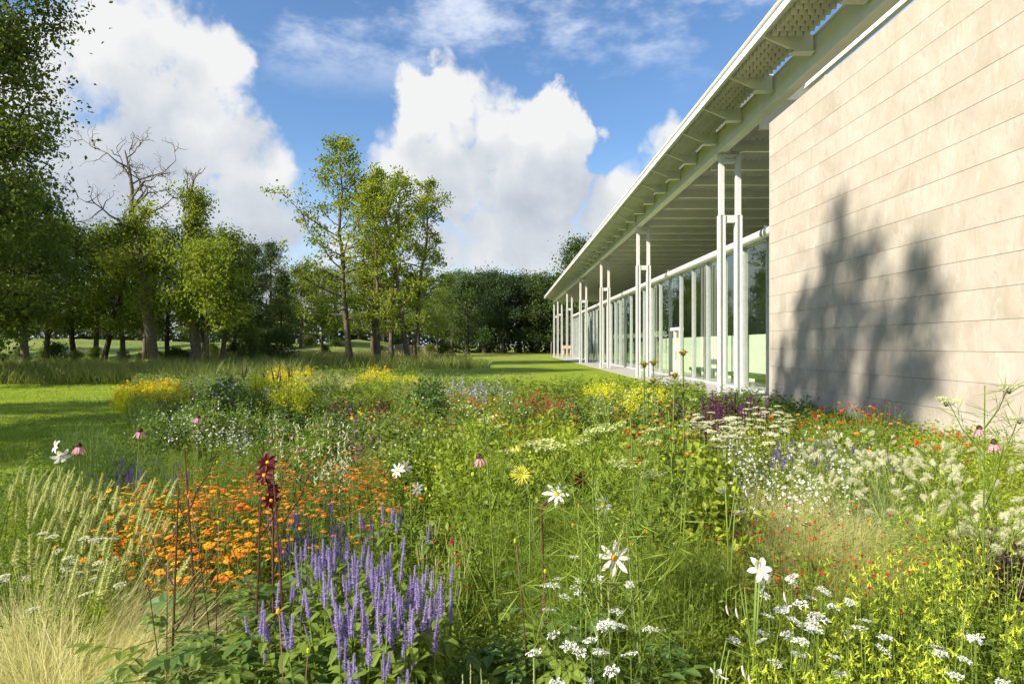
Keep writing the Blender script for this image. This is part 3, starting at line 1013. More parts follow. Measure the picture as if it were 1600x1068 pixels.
B = 'trees at the far end of the lawn'
for (px, Y, kind, v, h, rz, lab) in [
    (655, 98, 0, 0, 11.5, .3, 'dark green rounded tree right behind the tall alders'),
    (684, 92, 0, 3, 9.0, 1.3, 'lighter green tree behind the stone parapet'),
    (706, 118, 0, 1, 14.5, 2.3, 'mid green tree left of the dark grove'),
    (730, 112, 1, 1, 13.2, 0.1, 'dark tree with a separate slim stem at the left of the grove'),
    (757, 128, 1, 0, 15.0, 1.1, 'broad dark evergreen, second from the left in the grove'),
    (786, 126, 1, 2, 14.2, 2.5, 'dark evergreen in the middle of the grove'),
    (812, 130, 1, 0, 14.8, 3.6, 'dark evergreen right of the middle of the grove'),
    (840, 127, 1, 1, 14.6, 4.4, 'dark evergreen left of the roof corner'),
    (862, 133, 1, 2, 14.2, 5.4, 'dark evergreen behind the roof corner'),
    (908, 118, 1, 1, 19.5, .7, 'tall round tree rising behind the far end of the roof'),
    (935, 136, 1, 0, 17.0, 1.9, 'dark tree behind the far columns'),
    (770, 150, 0, 2, 17.0, 2.7, 'dark tree far behind the grove'),
    (690, 150, 0, 2, 15.5, 3.7, 'dark tree far behind the lighter tree'),
    (830, 156, 0, 0, 16.5, 4.7, 'dark tree far back behind the grove, toward the pavilion'),
    (880, 160, 0, 2, 17.0, 0.7, 'dark tree far back behind the end of the roof'),
    (640, 130, 0, 2, 14.0, 1.7, 'dark tree far back right of the alder stems'),
    (600, 122, 0, 0, 13.0, 2.6, 'tree far back between the alder stems'),
    (520, 125, 0, 2, 14.5, 3.1, 'tree far back left of the alder stems'),
    (450, 118, 0, 1, 13.0, 4.1, 'tree far back behind the close dark trees'),
    (380, 125, 0, 2, 15.0, 5.3, 'tree far back behind the middle of the wood'),
    (310, 120, 0, 0, 14.0, .5, 'tree far back behind the half dead trees'),
    (235, 124, 0, 2, 14.5, 1.5, 'tree on the field edge behind the leaning pale stem'),
    (160, 128, 0, 1, 14.5, 2.2, 'tree on the field edge behind the slanting stems'),
    (85, 122, 0, 2, 14.0, 3.0, 'tree on the field edge near the left of the picture'),
    (15, 126, 0, 0, 14.5, 4.0, 'tree on the field edge at the far left'),
]:
    put_tree('evergreen_tree' if kind else 'broadleaf_tree', (YEW if kind else WOOD)[v], at(px, Y), lab, B, h, rz)

# trees left of the picture whose shade lies over the lawn, and which the glass front mirrors
ORDT = ['nearest', 'first', 'second', 'third', 'fourth', 'fifth', 'sixth']
for n_, (x, y, v, h, rz) in enumerate([(-20.5, 11.5, 3, 8.2, 4.0), (-17.5, 4.5, 0, 10.5, .5), (-18.5, 7.4, 1, 10.5, 2.5), (-34, 34, 1, 15, 1.0), (-34, 40, 0, 16, 2.0), (-44, 52, 2, 17, 3.0), (-60, 66, 0, 18, .2)]):
    put_tree('alder_tree', WOOD[v], (x, y, 0), 'tree left of the picture seen by its shade or reflection, ' + ORDT[n_] + ' from the viewer', 'trees left of the picture', h, rz)


def shade_tree():
    rng = np.random.default_rng(12)
    # plumes of the crown, given by where their shade meets the wall (along it, up it, half sizes, weight)
    lobes = [(13.0, 1.5, .42, 1.3, .8), (11.9, 2.2, .66, 1.85, 1.9), (10.55, 1.75, .38, 1.3, .8), (9.4, 1.6, .5, 1.25, 1.0), (12.3, .7, 1.5, .9, 1.2),
             (10.0, .5, 1.1, .9, .9), (14.0, .8, .45, .9, .5), (11.05, 2.9, .12, .85, .3), (9.3, 2.6, .12, .5, .12)]
    S = np.array([-.866, -.5, .65])
    w = np.array([a[4] for a in lobes]); w /= w.sum()
    nc = 190                                  # clumps of leaves, most of them inside the plumes
    ci = rng.choice(len(lobes), nc, p=w)
    LC = np.array(lobes)[ci]
    ra = rng.uniform(0, 6.28, nc); rd = np.sqrt(rng.random(nc)) * 1.08
    cy = LC[:, 0] + np.cos(ra) * rd * LC[:, 2]; cz = LC[:, 1] + np.sin(ra) * rd * LC[:, 3]
    n = 2900
    k = rng.integers(0, nc, n)
    sg = rng.uniform(.06, .17, nc)[k]
    Wp = np.stack([np.full(n, XW), cy[k] + rng.normal(size=n) * sg, cz[k] + rng.normal(size=n) * sg * 1.7], 1)
    d = 20 + rng.normal(size=n) * .9
    P = Wp + S * d[:, None]
    root = np.array([-11.3, 1.4, 0.0])
    t = empty('poplar_tree', root)
    tag(t, 'tall tree left of the picture whose shadow falls on the stone wall', 'tree')
    Ls = .26 * rng.uniform(.6, 1.3, n)
    MB().add(*leaves(P - root, rand_dirs(n, rng, -.2), rand_dirs(n, rng, .5), Ls, Ls * .7)).obj('crown', M['wood_leaf'], t)
    wd = MB()
    wd.add(*tube([(0, 0, 0), (.1, 0, 5), (.15, .1, 9), (.1, .3, 12.6)], [.2, .15, .12, .08], 8))
    for a in lobes:
        tip = np.array([XW, a[0], a[1] + a[3] * .6]) + S * 20 - root
        base = np.array([.12, .2, 10.0 + a[1] * .4])
        mid = (tip + base) / 2 + (0, 0, -.3)
        wd.add(*tube([base, mid, tip], [.06, .04, .015], 5))
    wd.obj('trunk', M['bark'], t, True)


shade_tree()


def far_wood():
    """the closed edge of the wood far behind: one mass of foliage"""
    rng = np.random.default_rng(77)
    n = 36000
    k = 110
    cx = np.linspace(-150, 45, k) + rng.normal(size=k); cy = 138 + 10 * np.sin(cx * .05) + rng.normal(size=k) * 3 - np.clip(-cx - 60, 0, 90) * .25
    hh = rng.uniform(6, 12, k)
    i = rng.integers(0, k, n)
    th = rng.uniform(0, 6.28, n); r = np.sqrt(rng.random(n))
    P = np.stack([cx[i] + np.cos(th) * r * 3.2, cy[i] + np.sin(th) * r * 2.5, hh[i] * (1 - r ** 2 * .35) * rng.random(n) ** .85], 1)
    L = rng.uniform(.5, 1.1, n)
    b = MB().add(*leaves(P, rand_dirs(n, rng, -.2), rand_dirs(n, rng, .8), L, L * .65))
    tag(b.obj('far_wood', M['dark_leaf']), 'dark closed wood edge far behind the meadow and the lawn', 'wood', kind='stuff')


far_wood()


def understory():
    rng = random.Random(31)
    th = [gen_tree(91 + i, 3.0, .05, 1.7, base=.05, nl=22, nleaf=3200, leaf=.2, clump=.34, prof=domed, leafmat=['wood_leaf', 'dark_leaf', 'pale_leaf'][i], bark='bark_dark', elev=(.1, 1.2)) for i in range(3)]
    for i in range(26):
        px = -20 + i * 29 + rng.uniform(-10, 10)
        Y = rng.uniform(38, 60)
        if 470 < px < 690:
            Y = rng.uniform(60, 90)
        where = 'left end' if px < 150 else 'middle' if px < 330 else 'right end' if px < 470 else 'alder side'
        put_tree('thicket_shrub', th[i % 3], at(px, Y), 'thicket shrub on the ground of the wood, ' + where, 'thicket shrubs under the wood', rng.uniform(.7, 1.5) if px < 360 else rng.uniform(1.2, 2.4), rng.uniform(0, 6), 'shrub')


understory()

# ------------------------------------------------------------------ materials of the planting
for nm, a, b, t in [
    ('fresh', (.095, .15, .016), (.275, .315, .03), .40), ('mid', (.075, .125, .02), (.165, .215, .03), .4),
    ('dark', (.045, .090, .022), (.105, .165, .034), .35), ('fennel', (.12, .19, .022), (.22, .28, .034), .4),
    ('grey', (.13, .165, .085), (.22, .255, .14), .35), ('blue_green', (.11, .19, .06), (.19, .27, .09), .4),
    ('dusk', (.06, .032, .034), (.12, .06, .06), .35), ('yellow', (.42, .44, .02), (.60, .58, .03), .45),
    ('bank', (.10, .145, .03), (.21, .22, .06), .35), ('straw', (.30, .27, .10), (.44, .38, .17), .4)]:
    M['f_' + nm] = leaf_mat('foliage_' + nm, tuple(x * 1.3 for x in a), tuple(x * 1.3 for x in b), t, pn=.5, ps=.9)
M['blond'] = leaf_mat('blond_grass', (.46, .46, .15), (.88, .79, .45), .5, tmul=1.0, ob=.2, pn=.3)
M['hair'] = leaf_mat('pale_plume', (.62, .62, .42), (.84, .83, .66), .5, tmul=1.0)
M['stem_green'] = plain_mat('stem_green', (.16, .22, .03), (.11, .16, .025), .55, .3, 12)
M['stem_pale'] = plain_mat('stem_pale', (.33, .36, .12), (.22, .27, .08), .6, .3, 12)
M['stem_brown'] = plain_mat('stem_brown', (.115, .05, .03), (.07, .032, .02), .55, .3, 12)
M['stem_dark'] = plain_mat('stem_dark', (.035, .03, .018), (.02, .02, .012), .7, .2, 12)
for nm, a, b in [
    ('purple', (.26, .20, .43), (.46, .385, .63)), ('violet', (.10, .055, .26), (.18, .10, .40)), ('orange', (.80, .17, .008), (.90, .36, .01)),
    ('amber', (.86, .30, .008), (.90, .46, .015)), ('scarlet', (.55, .025, .008), (.74, .10, .01)), ('rust', (.52, .10, .012), (.70, .19, .015)),
    ('maroon', (.055, .003, .005), (.11, .006, .009)), ('white', (.80, .80, .74), (.86, .86, .82)), ('cream', (.66, .66, .42), (.76, .75, .55)),
    ('lemon', (.74, .68, .06), (.82, .78, .14)), ('lime', (.40, .50, .02), (.62, .66, .06)), ('pink', (.62, .22, .32), (.76, .40, .48)),
    ('magenta', (.42, .05, .26), (.60, .14, .42)), ('plum', (.10, .012, .10), (.17, .03, .15)), ('reseda', (.40, .44, .12), (.68, .70, .32)),
    ('gold', (.80, .42, .012), (.86, .55, .02)), ('blue', (.04, .07, .42), (.10, .14, .6)), ('lavender', (.36, .33, .50), (.52, .48, .64)),
    ('crimson', (.34, .012, .03), (.50, .04, .06)), ('blush', (.78, .66, .62), (.85, .78, .74)), ('cone', (.05, .022, .012), (.09, .04, .02))]:
    M['p_' + nm] = petal_mat('petal_' + nm, a, b)

# ------------------------------------------------------------------ plant building blocks
def bend_path(h, lean, az, n=5, x0=(0, 0, 0), curve=1.5):
    t = np.linspace(0, 1, n)
    r = lean * h * t ** curve
    return np.stack([x0[0] + r * math.cos(az), x0[1] + r * math.sin(az), x0[2] + h * t], 1)


def along(path, t):
    j = min(max(t, 0), .9999) * (len(path) - 1); a = int(j)
    return path[a] + (path[a + 1] - path[a]) * (j - a)


def big_leaf_mesh(name, L, W, mat, seg=4, droop=.25, tooth=.0):
    """one broad leaf along +X with a midrib fold"""
    t = np.linspace(0, 1, seg + 1)
    w = W / 2 * np.sin(np.pi * t ** .75) ** .9
    x = L * t; z = -droop * L * t ** 2
    v = []
    for i in range(seg + 1):
        ww = w[i] * (1 + (tooth if i % 2 else -tooth))
        v += [(x[i], -ww, z[i] + ww * .35), (x[i], 0, z[i]), (x[i], ww, z[i] + ww * .35)]
    f = []
    for i in range(seg):
        a = i * 3; b = a + 3
        f += [(a, b, b + 1, a + 1), (a + 1, b + 1, b + 2, a + 2)]
    return MB().add(v, f).mesh(name, mat)


def pinnate_leaf_mesh(name, L, mat, stem_r=.0022):
    """compound leaf: five broad leaflets on a stalk along +X"""
    b = MB()
    pts = [(.42, -1), (.42, 1), (.70, -1), (.70, 1), (.82, 0)]
    for (t, s) in pts:
        l = L * (.42 if s == 0 else .36 if t > .5 else .30)
        a = s * .95
        seg = 4
        ts = np.linspace(0, 1, seg + 1); w = l * .30 * np.sin(np.pi * ts ** .8) ** .8 * np.array([1, 1.1, .95, 1.05, 1])
        base = np.array([L * t, 0, -.10 * L * t * t])
        d = np.array([math.cos(a), math.sin(a), -.18]); sd = np.array([-math.sin(a), math.cos(a), 0])
        v = []
        for i in range(seg + 1):
            c = base + d * l * ts[i] + np.array([0, 0, -.12 * l * ts[i] ** 2])
            v += [c - sd * w[i] + (0, 0, w[i] * .3), c, c + sd * w[i] + (0, 0, w[i] * .3)]
        f = []
        for i in range(seg):
            q = i * 3; r = q + 3
            f += [(q, r, r + 1, q + 1), (q + 1, r + 1, r + 2, q + 2)]
        b.add(v, f)
    b.add(*tube([(0, 0, 0), (L * .45, 0, -.02 * L), (L * .85, 0, -.075 * L)], [stem_r, stem_r * .8, stem_r * .5], 4))
    return b.mesh(name, mat)


def petal_mesh(name, L, W, mat, cup=.15, tipdroop=.1, point=1.0):
    """one petal along +X"""
    t = np.array([0, .25, .55, .8, 1.0]); w = W / 2 * np.array([.35, .8, 1.0, .8, .12 if point > .5 else .55])
    v = []
    for i in range(5):
        x = L * t[i]; z = cup * L * math.sin(t[i] * 2.2) - tipdroop * L * t[i] ** 2
        v += [(x, -w[i], z + w[i] * .25), (x, 0, z), (x, w[i], z + w[i] * .25)]
    f = []
    for i in range(4):
        q = i * 3; r = q + 3
        f += [(q, r, r + 1, q + 1), (q + 1, r + 1, r + 2, q + 2)]
    return MB().add(v, f).mesh(name, mat)


def disc_flower(b, c, nrm, R, n, m_pet, m_cen, rng, layers=1, droop=.1, w=.5, cen=.28):
    """single flower: n petals round a domed centre, added to builder b"""
    nrm = norm(np.asarray(nrm, float)); ref = np.array([1.0, .2, .1]); A = norm(np.cross(nrm, ref)); B = np.cross(nrm, A)
    for ly in range(layers):
        k = n; a = np.arange(k) * 2 * np.pi / k + rng.uniform(0, 6) + rng.normal(size=k) * .08
        D = A * np.cos(a)[:, None] + B * np.sin(a)[:, None] + nrm * (.25 * ly - droop)
        P = np.asarray(c) + D * R * cen * .6
        L = R * (1 - cen * .6) * (1 - .25 * ly) * rng.uniform(.88, 1.08, k)
        b.add(*leaves(P, D, np.tile(nrm, (k, 1)), L, R * w, .06, .04, .62), m_pet)
    a = np.linspace(0, 2 * np.pi, 7)[:-1]
    ring = np.asarray(c) + (A * np.cos(a)[:, None] + B * np.sin(a)[:, None]) * R * cen + nrm * R * .05
    v = np.concatenate([ring, [np.asarray(c) + nrm * R * (.05 + cen * .55)]])
    b.add(v, [(i, (i + 1) % 6, 6) for i in range(6)], m_cen)


def spike_mesh(name, L, R, mat, rings=13, k=11, seed=0, fuzz=.5, taper=.55, core=None, gap=0.0):
    """flower spike along +Z made of whorls of small florets"""
    rng = np.random.default_rng(seed)
    b = MB()
    z = np.linspace(0, L, 7)
    prof = lambda t: (1 - taper * t ** 1.6) * min(1, .45 + t * 5)
    b.add(*tube([(0, 0, q) for q in z], [R * .40 * prof(q / L) for q in z], 6), 0 if core is None else 1)
    for i in range(rings):
        t = (i + .3) / rings
        if rng.random() < gap * (1 - t):
            continue
        a = rng.uniform(0, 6.28) + np.arange(k) * 2 * np.pi / k + rng.normal(size=k) * .15
        r = R * prof(t)
        D = np.stack([np.cos(a), np.sin(a), rng.uniform(.1, .9, k)], 1)
        P = np.stack([np.cos(a) * r * .3, np.sin(a) * r * .3, L * t + rng.normal(size=k) * L / rings * .18], 1)
        b.add(*leaves(P, D, np.tile([0, 0, 1.0], (k, 1)) + rng.normal(size=(k, 3)) * .4, r * rng.uniform(.7, 1.0 + fuzz * .4, k), r * .75, .1, .1, .6), 0)
    return b.mesh(name, [mat] if core is None else [mat, core])


def plume_mesh(name, L, R, mat, n=170, seed=0, up=.6, w=.0035):
    rng = np.random.default_rng(seed)
    t = rng.uniform(0, 1, n); a = rng.uniform(0, 6.28, n)
    prof = np.sin(np.pi * np.clip(t * .92 + .06, 0, 1)) ** .6
    P = np.stack([np.zeros(n), np.zeros(n), t * L], 1)
    D = np.stack([np.cos(a), np.sin(a), up + rng.normal(size=n) * .25], 1)
    Ls = R * prof * rng.uniform(.6, 1.15, n)
    b = MB().add(*leaves(P, D, rand_dirs(n, rng), Ls, w, 0, .1, .3))
    b.add(*tube([(0, 0, 0), (0, 0, L)], [R * .12, R * .06], 5))
    return b.mesh(name, mat)


def sprig(rng, h, n, L, W, spread=.06, lo=.1, lean=.25):
    """leafy upright shoots: returns leaf arrays of one shoot"""
    az = rng.uniform(0, 6.28); path = bend_path(h, lean * rng.random(), az)
    t = rng.uniform(lo, 1, n)
    P = np.array([along(path, q) for q in t])
    a = rng.uniform(0, 6.28, n)
    el = rng.uniform(-.2, .8, n)
    D = np.stack([np.cos(a) * np.cos(el), np.sin(a) * np.cos(el), np.sin(el)], 1)
    return path, P, D, L * (1.15 - .5 * t) * rng.uniform(.7, 1.2, n)


class Kind:
    """a kind of plant: several built variants, each a list of (part name, mesh, location, rotation, scale, sub-parts)"""
    def __init__(s, name, cat, variants):
        s.name = name; s.cat = cat; s.variants = variants


def place(kind, loc, label, group=None, rz=0.0, scale=1.0, tilt=(0, 0), v=None, rng=random):
    var = kind.variants[rng.randrange(len(kind.variants)) if v is None else v % len(kind.variants)]
    t = empty(kind.name, loc, (tilt[0], tilt[1], rz), scale)
    tag(t, label, kind.cat, group)
    for (pn, me, l, r, sc, subs) in var:
        p = mobj(pn, me, t, l, r, sc)
        for (sn, sm, sl, sr, ss) in subs:
            mobj(sn, sm, p, sl, sr, ss)
    return t


def part(name, me, l=(0, 0, 0), r=(0, 0, 0), sc=1.0, subs=()):
    return (name, me, l, r, sc, list(subs))


def dir_rot(d):
    """euler that turns +Z to d"""
    return Vector(d).to_track_quat('Z', 'Y').to_euler()


def dir_rotx(d):
    return Vector(d).to_track_quat('X', 'Z').to_euler()


PR = random.Random(99)


def spot(px, py, h):
    """where a plant of height h stands so that its top is seen at photo pixel (px, py)"""
    Y = (EYE - h) * F / max(py - VY, 4)
    return Vector(((px - VX) / F * Y, Y, 0))


def patch(kind, cx, cy, rx, ry, h, n, label, group, hs=.08, h0=1.0, tilt=None, tj=.06, rect=False, vs=None, dens=1.0):
    """scatter n plants whose tops fill an ellipse of the view; h is the wanted height, h0 the built height"""
    if cy > 690:            # the front of the bed: plants stand a little lower and closer together
        h *= .84
        n = int(n * 1.3)
    spots = []
    for _ in range(n):
        while True:
            u, v = PR.uniform(-1, 1), PR.uniform(-1, 1)
            if rect or u * u + v * v < 1:
                break
        spots.append((u, v))
    spots.sort()
    for i, (u, v) in enumerate(spots):
        hh = h * PR.uniform(1 - hs, 1 + hs)
        p = spot(cx + u * rx, cy + v * ry, hh)
        if p.x > 5.95 and p.y < 15.2:
            p.x = 5.95 - PR.uniform(0, .25)
        tl = (PR.gauss(0, tj), PR.gauss(0, tj)) if tilt is None else (tilt[0] + PR.gauss(0, tj), tilt[1] + PR.gauss(0, tj))
        lab = label
        if n <= 16:           # few enough to be counted off from the left
            lab = label + ', ' + (ORD[i] + ' from the left' if i < n - 1 else 'the rightmost one')
        place(kind, p, lab, group, PR.uniform(0, 6.28) if tilt is None else PR.uniform(-.3, .3), hh / h0, tl, None if vs is None else PR.choice(vs), rng=PR)


ORD = ['first', 'second', 'third', 'fourth', 'fifth', 'sixth', 'seventh', 'eighth', 'ninth', 'tenth', 'eleventh', 'twelfth', 'thirteenth', 'fourteenth', 'fifteenth', 'sixteenth']
# ------------------------------------------------------------------ the kinds
def k_agastache():
    lm = big_leaf_mesh('leaf', .085, .046, M['f_mid'], 4, .3, .12)
    out = []
    for s in range(6):
        rng = np.random.default_rng(200 + s); rr = random.Random(s)
        h = 1.0; sl = [.105, .13, .08, .115, .06, .095][s]
        path = bend_path(h - sl, .05, rr.uniform(0, 6.28))
        st = MB().add(*tube(path, [.0038, .0036, .0032, .003, .0026], 4))
        sp = spike_mesh('flower_spike', sl, [.0088, .0095, .008, .009, .0075, .0085][s], M['p_purple'], int(sl * 190), 9, s, gap=[0, .2, 0, .3, .1, .25][s])
        parts = []
        for i in range(9):
            z = .28 + .60 * i / 8
            for k in (0, 1):
                a = i * 1.57 + k * math.pi + rr.uniform(-.2, .2)
                q = along(path, z / (h - sl))
                parts.append(part('leaf', lm, tuple(q), (0, rr.uniform(-.2, .35), a), (1.1 - .5 * z) * rr.uniform(.8, 1.2)))
        parts.append(part('flower_spike', sp, tuple(path[-1] - np.array([0, 0, .004])), (rr.uniform(-.05, .05), rr.uniform(-.05, .05), 0)))
        if s % 2 == 0:      # a small side spike
            q = along(path, .86); a = rr.uniform(0, 6.28)
            d = np.array([math.cos(a) * .35, math.sin(a) * .35, 1])
            e = q + d * .05
            st.add(*tube([q, e], [.0022, .002], 4))
            parts.append(part('flower_spike', sp, tuple(e), tuple(dir_rot(d)), .5))
        out.append([part('stem', st.mesh('stem', M['stem_green']))] + parts)
    return Kind('hyssop_plant', 'flower', out)


def k_reseda():
    out = []
    for s in range(4):
        rng = np.random.default_rng(230 + s)
        sl = [.20, .16, .24, .18][s]
        path = bend_path(1.0 - sl, .1, 0)
        b = MB().add(*tube(path, .004, 4))
        n = 70
        t = rng.uniform(.25, 1, n); P = np.array([along(path, q) for q in t]); a = rng.uniform(0, 6.28, n)
        lf = MB().add(*leaves(P, np.stack([np.cos(a), np.sin(a), rng.uniform(.2, 1, n)], 1), np.tile([0, 0, 1.], (n, 1)), .07, .011, .1, .2))
        sp = spike_mesh('flower_spike', sl, .019, M['p_reseda'], 20, 9, s + 3, .3, .6)
        out.append([part('stem', b.mesh('stem', M['stem_green'])), part('leaves', lf.mesh('leaves', M['f_fresh'])),
                    part('flower_spike', sp, tuple(path[-1]), (0, .12, 0))])
    return Kind('mignonette_plant', 'flower', out)


def umbel_mesh(name, R, mat, seed, dome=.3, k=15, m2=None):
    rng = np.random.default_rng(seed)
    b = MB()
    for i in range(k):
        r = R * math.sqrt((i + .5) / k); a = i * 2.4
        c = np.array([r * math.cos(a), r * math.sin(a), -dome * r * r / R])
        b.add(*tube([(0, 0, -R * .8), tuple(c - np.array([0, 0, .004]))], [.0012, .0009], 3), 1)
        n = 9
        q = rng.normal(size=(n, 3)) * R * .12 * np.array([1, 1, .35]) + c
        D = rand_dirs(n, rng); D[:, 2] *= .4
        big = 1.6 if i > k * .6 else 1.0
        b.add(*leaves(q, D, np.tile([0, 0, 1.], (n, 1)) + rng.normal(size=(n, 3)) * .3, R * .19 * big, R * .15 * big, .05, .05, .6), 0)
    return b.mesh(name, [mat, m2 or M['stem_green']])


def ferny(rng, n, h, R, L, W):
    t = rng.uniform(.08, .9, n); a = rng.uniform(0, 6.28, n); r = R * rng.uniform(0, 1, n) ** .6
    P = np.stack([np.cos(a) * r * .5, np.sin(a) * r * .5, t * h * .8], 1)
    D = np.stack([np.cos(a), np.sin(a), rng.uniform(-.1, 1.0, n)], 1)
    return leaves(P, D, rand_dirs(n, rng, .8), L * rng.uniform(.6, 1.3, n), W, .1, .2)


def k_umbel(name, R, mat, hs, nu, seed, leafm='f_fresh', dome=.3, k=15, nleaf=90, kinds=4, spread=.12):
    out = []
    for s in range(kinds):
        rng = np.random.default_rng(seed + s); rr = random.Random(seed + s)
        um = umbel_mesh('umbel', R, mat, seed + s, dome, k)
        st = MB(); parts = []
        for i in range(nu):
            h = 1.0 if i == 0 else rr.uniform(*hs); a = rr.uniform(0, 6.28); l = 0.02 if i == 0 else spread * rr.uniform(.5, 1.2)
            p = np.array([[0, 0, 0], [math.cos(a) * l * .2, math.sin(a) * l * .2, h * .5], [math.cos(a) * l * .8, math.sin(a) * l * .8, h - .05], [math.cos(a) * l, math.sin(a) * l, h]])
            st.add(*tube(p, [.003, .0024, .0018, .0016], 4))
            parts.append(part('umbel', um, tuple(p[-1]), (rr.gauss(0, .15), rr.gauss(0, .15), rr.uniform(0, 6)), rr.uniform(.75, 1.15) if i else 1.0))
        lf = MB().add(*ferny(rng, nleaf, 1.0, .16, .075, .014))
        out.append([part('stem', st.mesh('stem', M['stem_green'])), part('leaves', lf.mesh('leaves', M[leafm]))] + parts)
    return Kind(name, 'flower', out)


def k_daisy(name, R, pet, cen, nheads, seed, petals=8, leafm='f_mid', spread=.13, kinds=4, droop=.1, w=.55, layers=1, hs=(.78, 1.0), leafL=.06, nleaf=70, cen_r=.28, tilt=.5):
    out = []
    for s in range(kinds):
        rng = np.random.default_rng(seed + s); rr = random.Random(seed + s)
        st = MB(); parts = []
        pm = pet[s % len(pet)]
        heads = []
        for q in range(2):
            b = MB(); disc_flower(b, (0, 0, 0), (0, 0, 1), R, petals, 0, 1, rng, layers, droop, w, cen_r)
            b.add(*tube([(0, 0, -R * .5), (0, 0, -R * .05)], [R * .12, R * .3], 5), 2)
            heads.append(b.mesh('flower_head', [M[pm], M[cen], M['stem_green']]))
        for i in range(nheads):
            h = 1.0 if i == 0 else rr.uniform(*hs); a = rr.uniform(0, 6.28); l = .02 if i == 0 else spread * rr.uniform(.4, 1.3)
            p = np.array([[0, 0, 0], [math.cos(a) * l * .3, math.sin(a) * l * .3, h * .5], [math.cos(a) * l, math.sin(a) * l, h - R * .4]])
            st.add(*tube(p, [.0032, .0025, .002], 4))
            parts.append(part('flower_head', heads[i % 2], (p[2][0], p[2][1], h), (rr.gauss(0, tilt * .5) , rr.gauss(0, tilt * .5), rr.uniform(0, 6)), rr.uniform(.8, 1.12)))
        lf = MB().add(*ferny(rng, nleaf, 1.05, .2, leafL, leafL * .28))
        out.append([part('stem', st.mesh('stem', M['stem_green'])), part('leaves', lf.mesh('leaves', M[leafm]))] + parts)
    return Kind(name, 'flower', out)


def k_tussock(name, cat, mat, n, h, W, seed, lean=(.1, .7), bend=(.6, 1.5), seed_m=None, kinds=3, base=.06, seg=4, under=None):
    out = []
    for s in range(kinds):
        rng = np.random.default_rng(seed + s)
        a = rng.uniform(0, 6.28, n); r = base * np.sqrt(rng.random(n))
        P = np.stack([np.cos(a) * r, np.sin(a) * r, np.zeros(n)], 1)
        az = a + rng.normal(size=n) * .6
        b = MB().add(*blades(P, az, rng.uniform(*lean, n), rng.uniform(*bend, n), h * rng.uniform(.6, 1.1, n), W, seg, rng.uniform(0, 3, n), .25))
        parts = [part('blades', b.mesh('blades', M[mat]))]
        if under:
            n2 = n // 3
            a = rng.uniform(0, 6.28, n2)
            b = MB().add(*blades(np.stack([np.cos(a) * base, np.sin(a) * base, np.zeros(n2)], 1), a, rng.uniform(.05, .5, n2), rng.uniform(.3, .9, n2), h * .7 * rng.uniform(.6, 1.1, n2), W * 1.6, 3, rng.uniform(0, 3, n2)))
            parts.append(part('lower_blades', b.mesh('lower_blades', M[under])))
        out.append(parts)
    return Kind(name, cat, out)


def k_pennisetum(hm=.9, nh=5, seed=300):
    out = []
    for s in range(3):
        rng = np.random.default_rng(seed + s); rr = random.Random(seed + s)
        n = 130
        a = rng.uniform(0, 6.28, n)
        P = np.stack([np.cos(a) * .05, np.sin(a) * .05, np.zeros(n)], 1)
        b = MB().add(*blades(P, a, rng.uniform(.05, .6, n), rng.uniform(.5, 1.5, n), .85 * rng.uniform(.6, 1.1, n), .006, 4, rng.uniform(0, 3, n)))
        pl = plume_mesh('plume', .085, .036, M['hair'], 330, seed + s, .55, .0016)
        st = MB(); parts = []
        for i in range(nh):
            a = rr.uniform(0, 6.28); h = rr.uniform(.8, 1.0); l = rr.uniform(.05, .35)
            p = np.array([[0, 0, 0], [math.cos(a) * l * .25, math.sin(a) * l * .25, h * .55], [math.cos(a) * l * .7, math.sin(a) * l * .7, h * .88], [math.cos(a) * l, math.sin(a) * l, h * .93]])
            st.add(*tube(p, .0013, 3))
            d = p[3] - p[2] + np.array([math.cos(a), math.sin(a), 0]) * .03
            parts.append(part('plume', pl, tuple(p[3]), tuple(dir_rot(d)), rr.uniform(.8, 1.15)))
        out.append([part('blades', b.mesh('blades', M['f_blue_green'])), part('stem', st.mesh('stem', M['stem_pale']))] + parts)
    return Kind('fountain_grass_clump', 'grass', out)


def trumpet_mesh(name, L, R, mat, seed=0):
    """hanging tubular flower: tube along +X that drops, five pointed lobes"""
    b = MB()
    ts = np.linspace(0, 1, 4)
    path = np.stack([L * .75 * ts, 0 * ts, -L * .55 * ts ** 2], 1)
    b.add(*tube(path, [R * .22, R * .2, R * .28, R * .42], 5))
    d = norm(path[-1] - path[-2]); A = norm(np.cross(d, [0, 1.0, .1])); B = np.cross(d, A)
    a = np.arange(5) * 2 * np.pi / 5
    D = A * np.cos(a)[:, None] + B * np.sin(a)[:, None] + d * .35
    b.add(*leaves(np.tile(path[-1], (5, 1)) + D * R * .3, D, np.tile(-d, (5, 1)), R * .9, R * .85, .1, .1, .45))
    return b.mesh(name, mat)


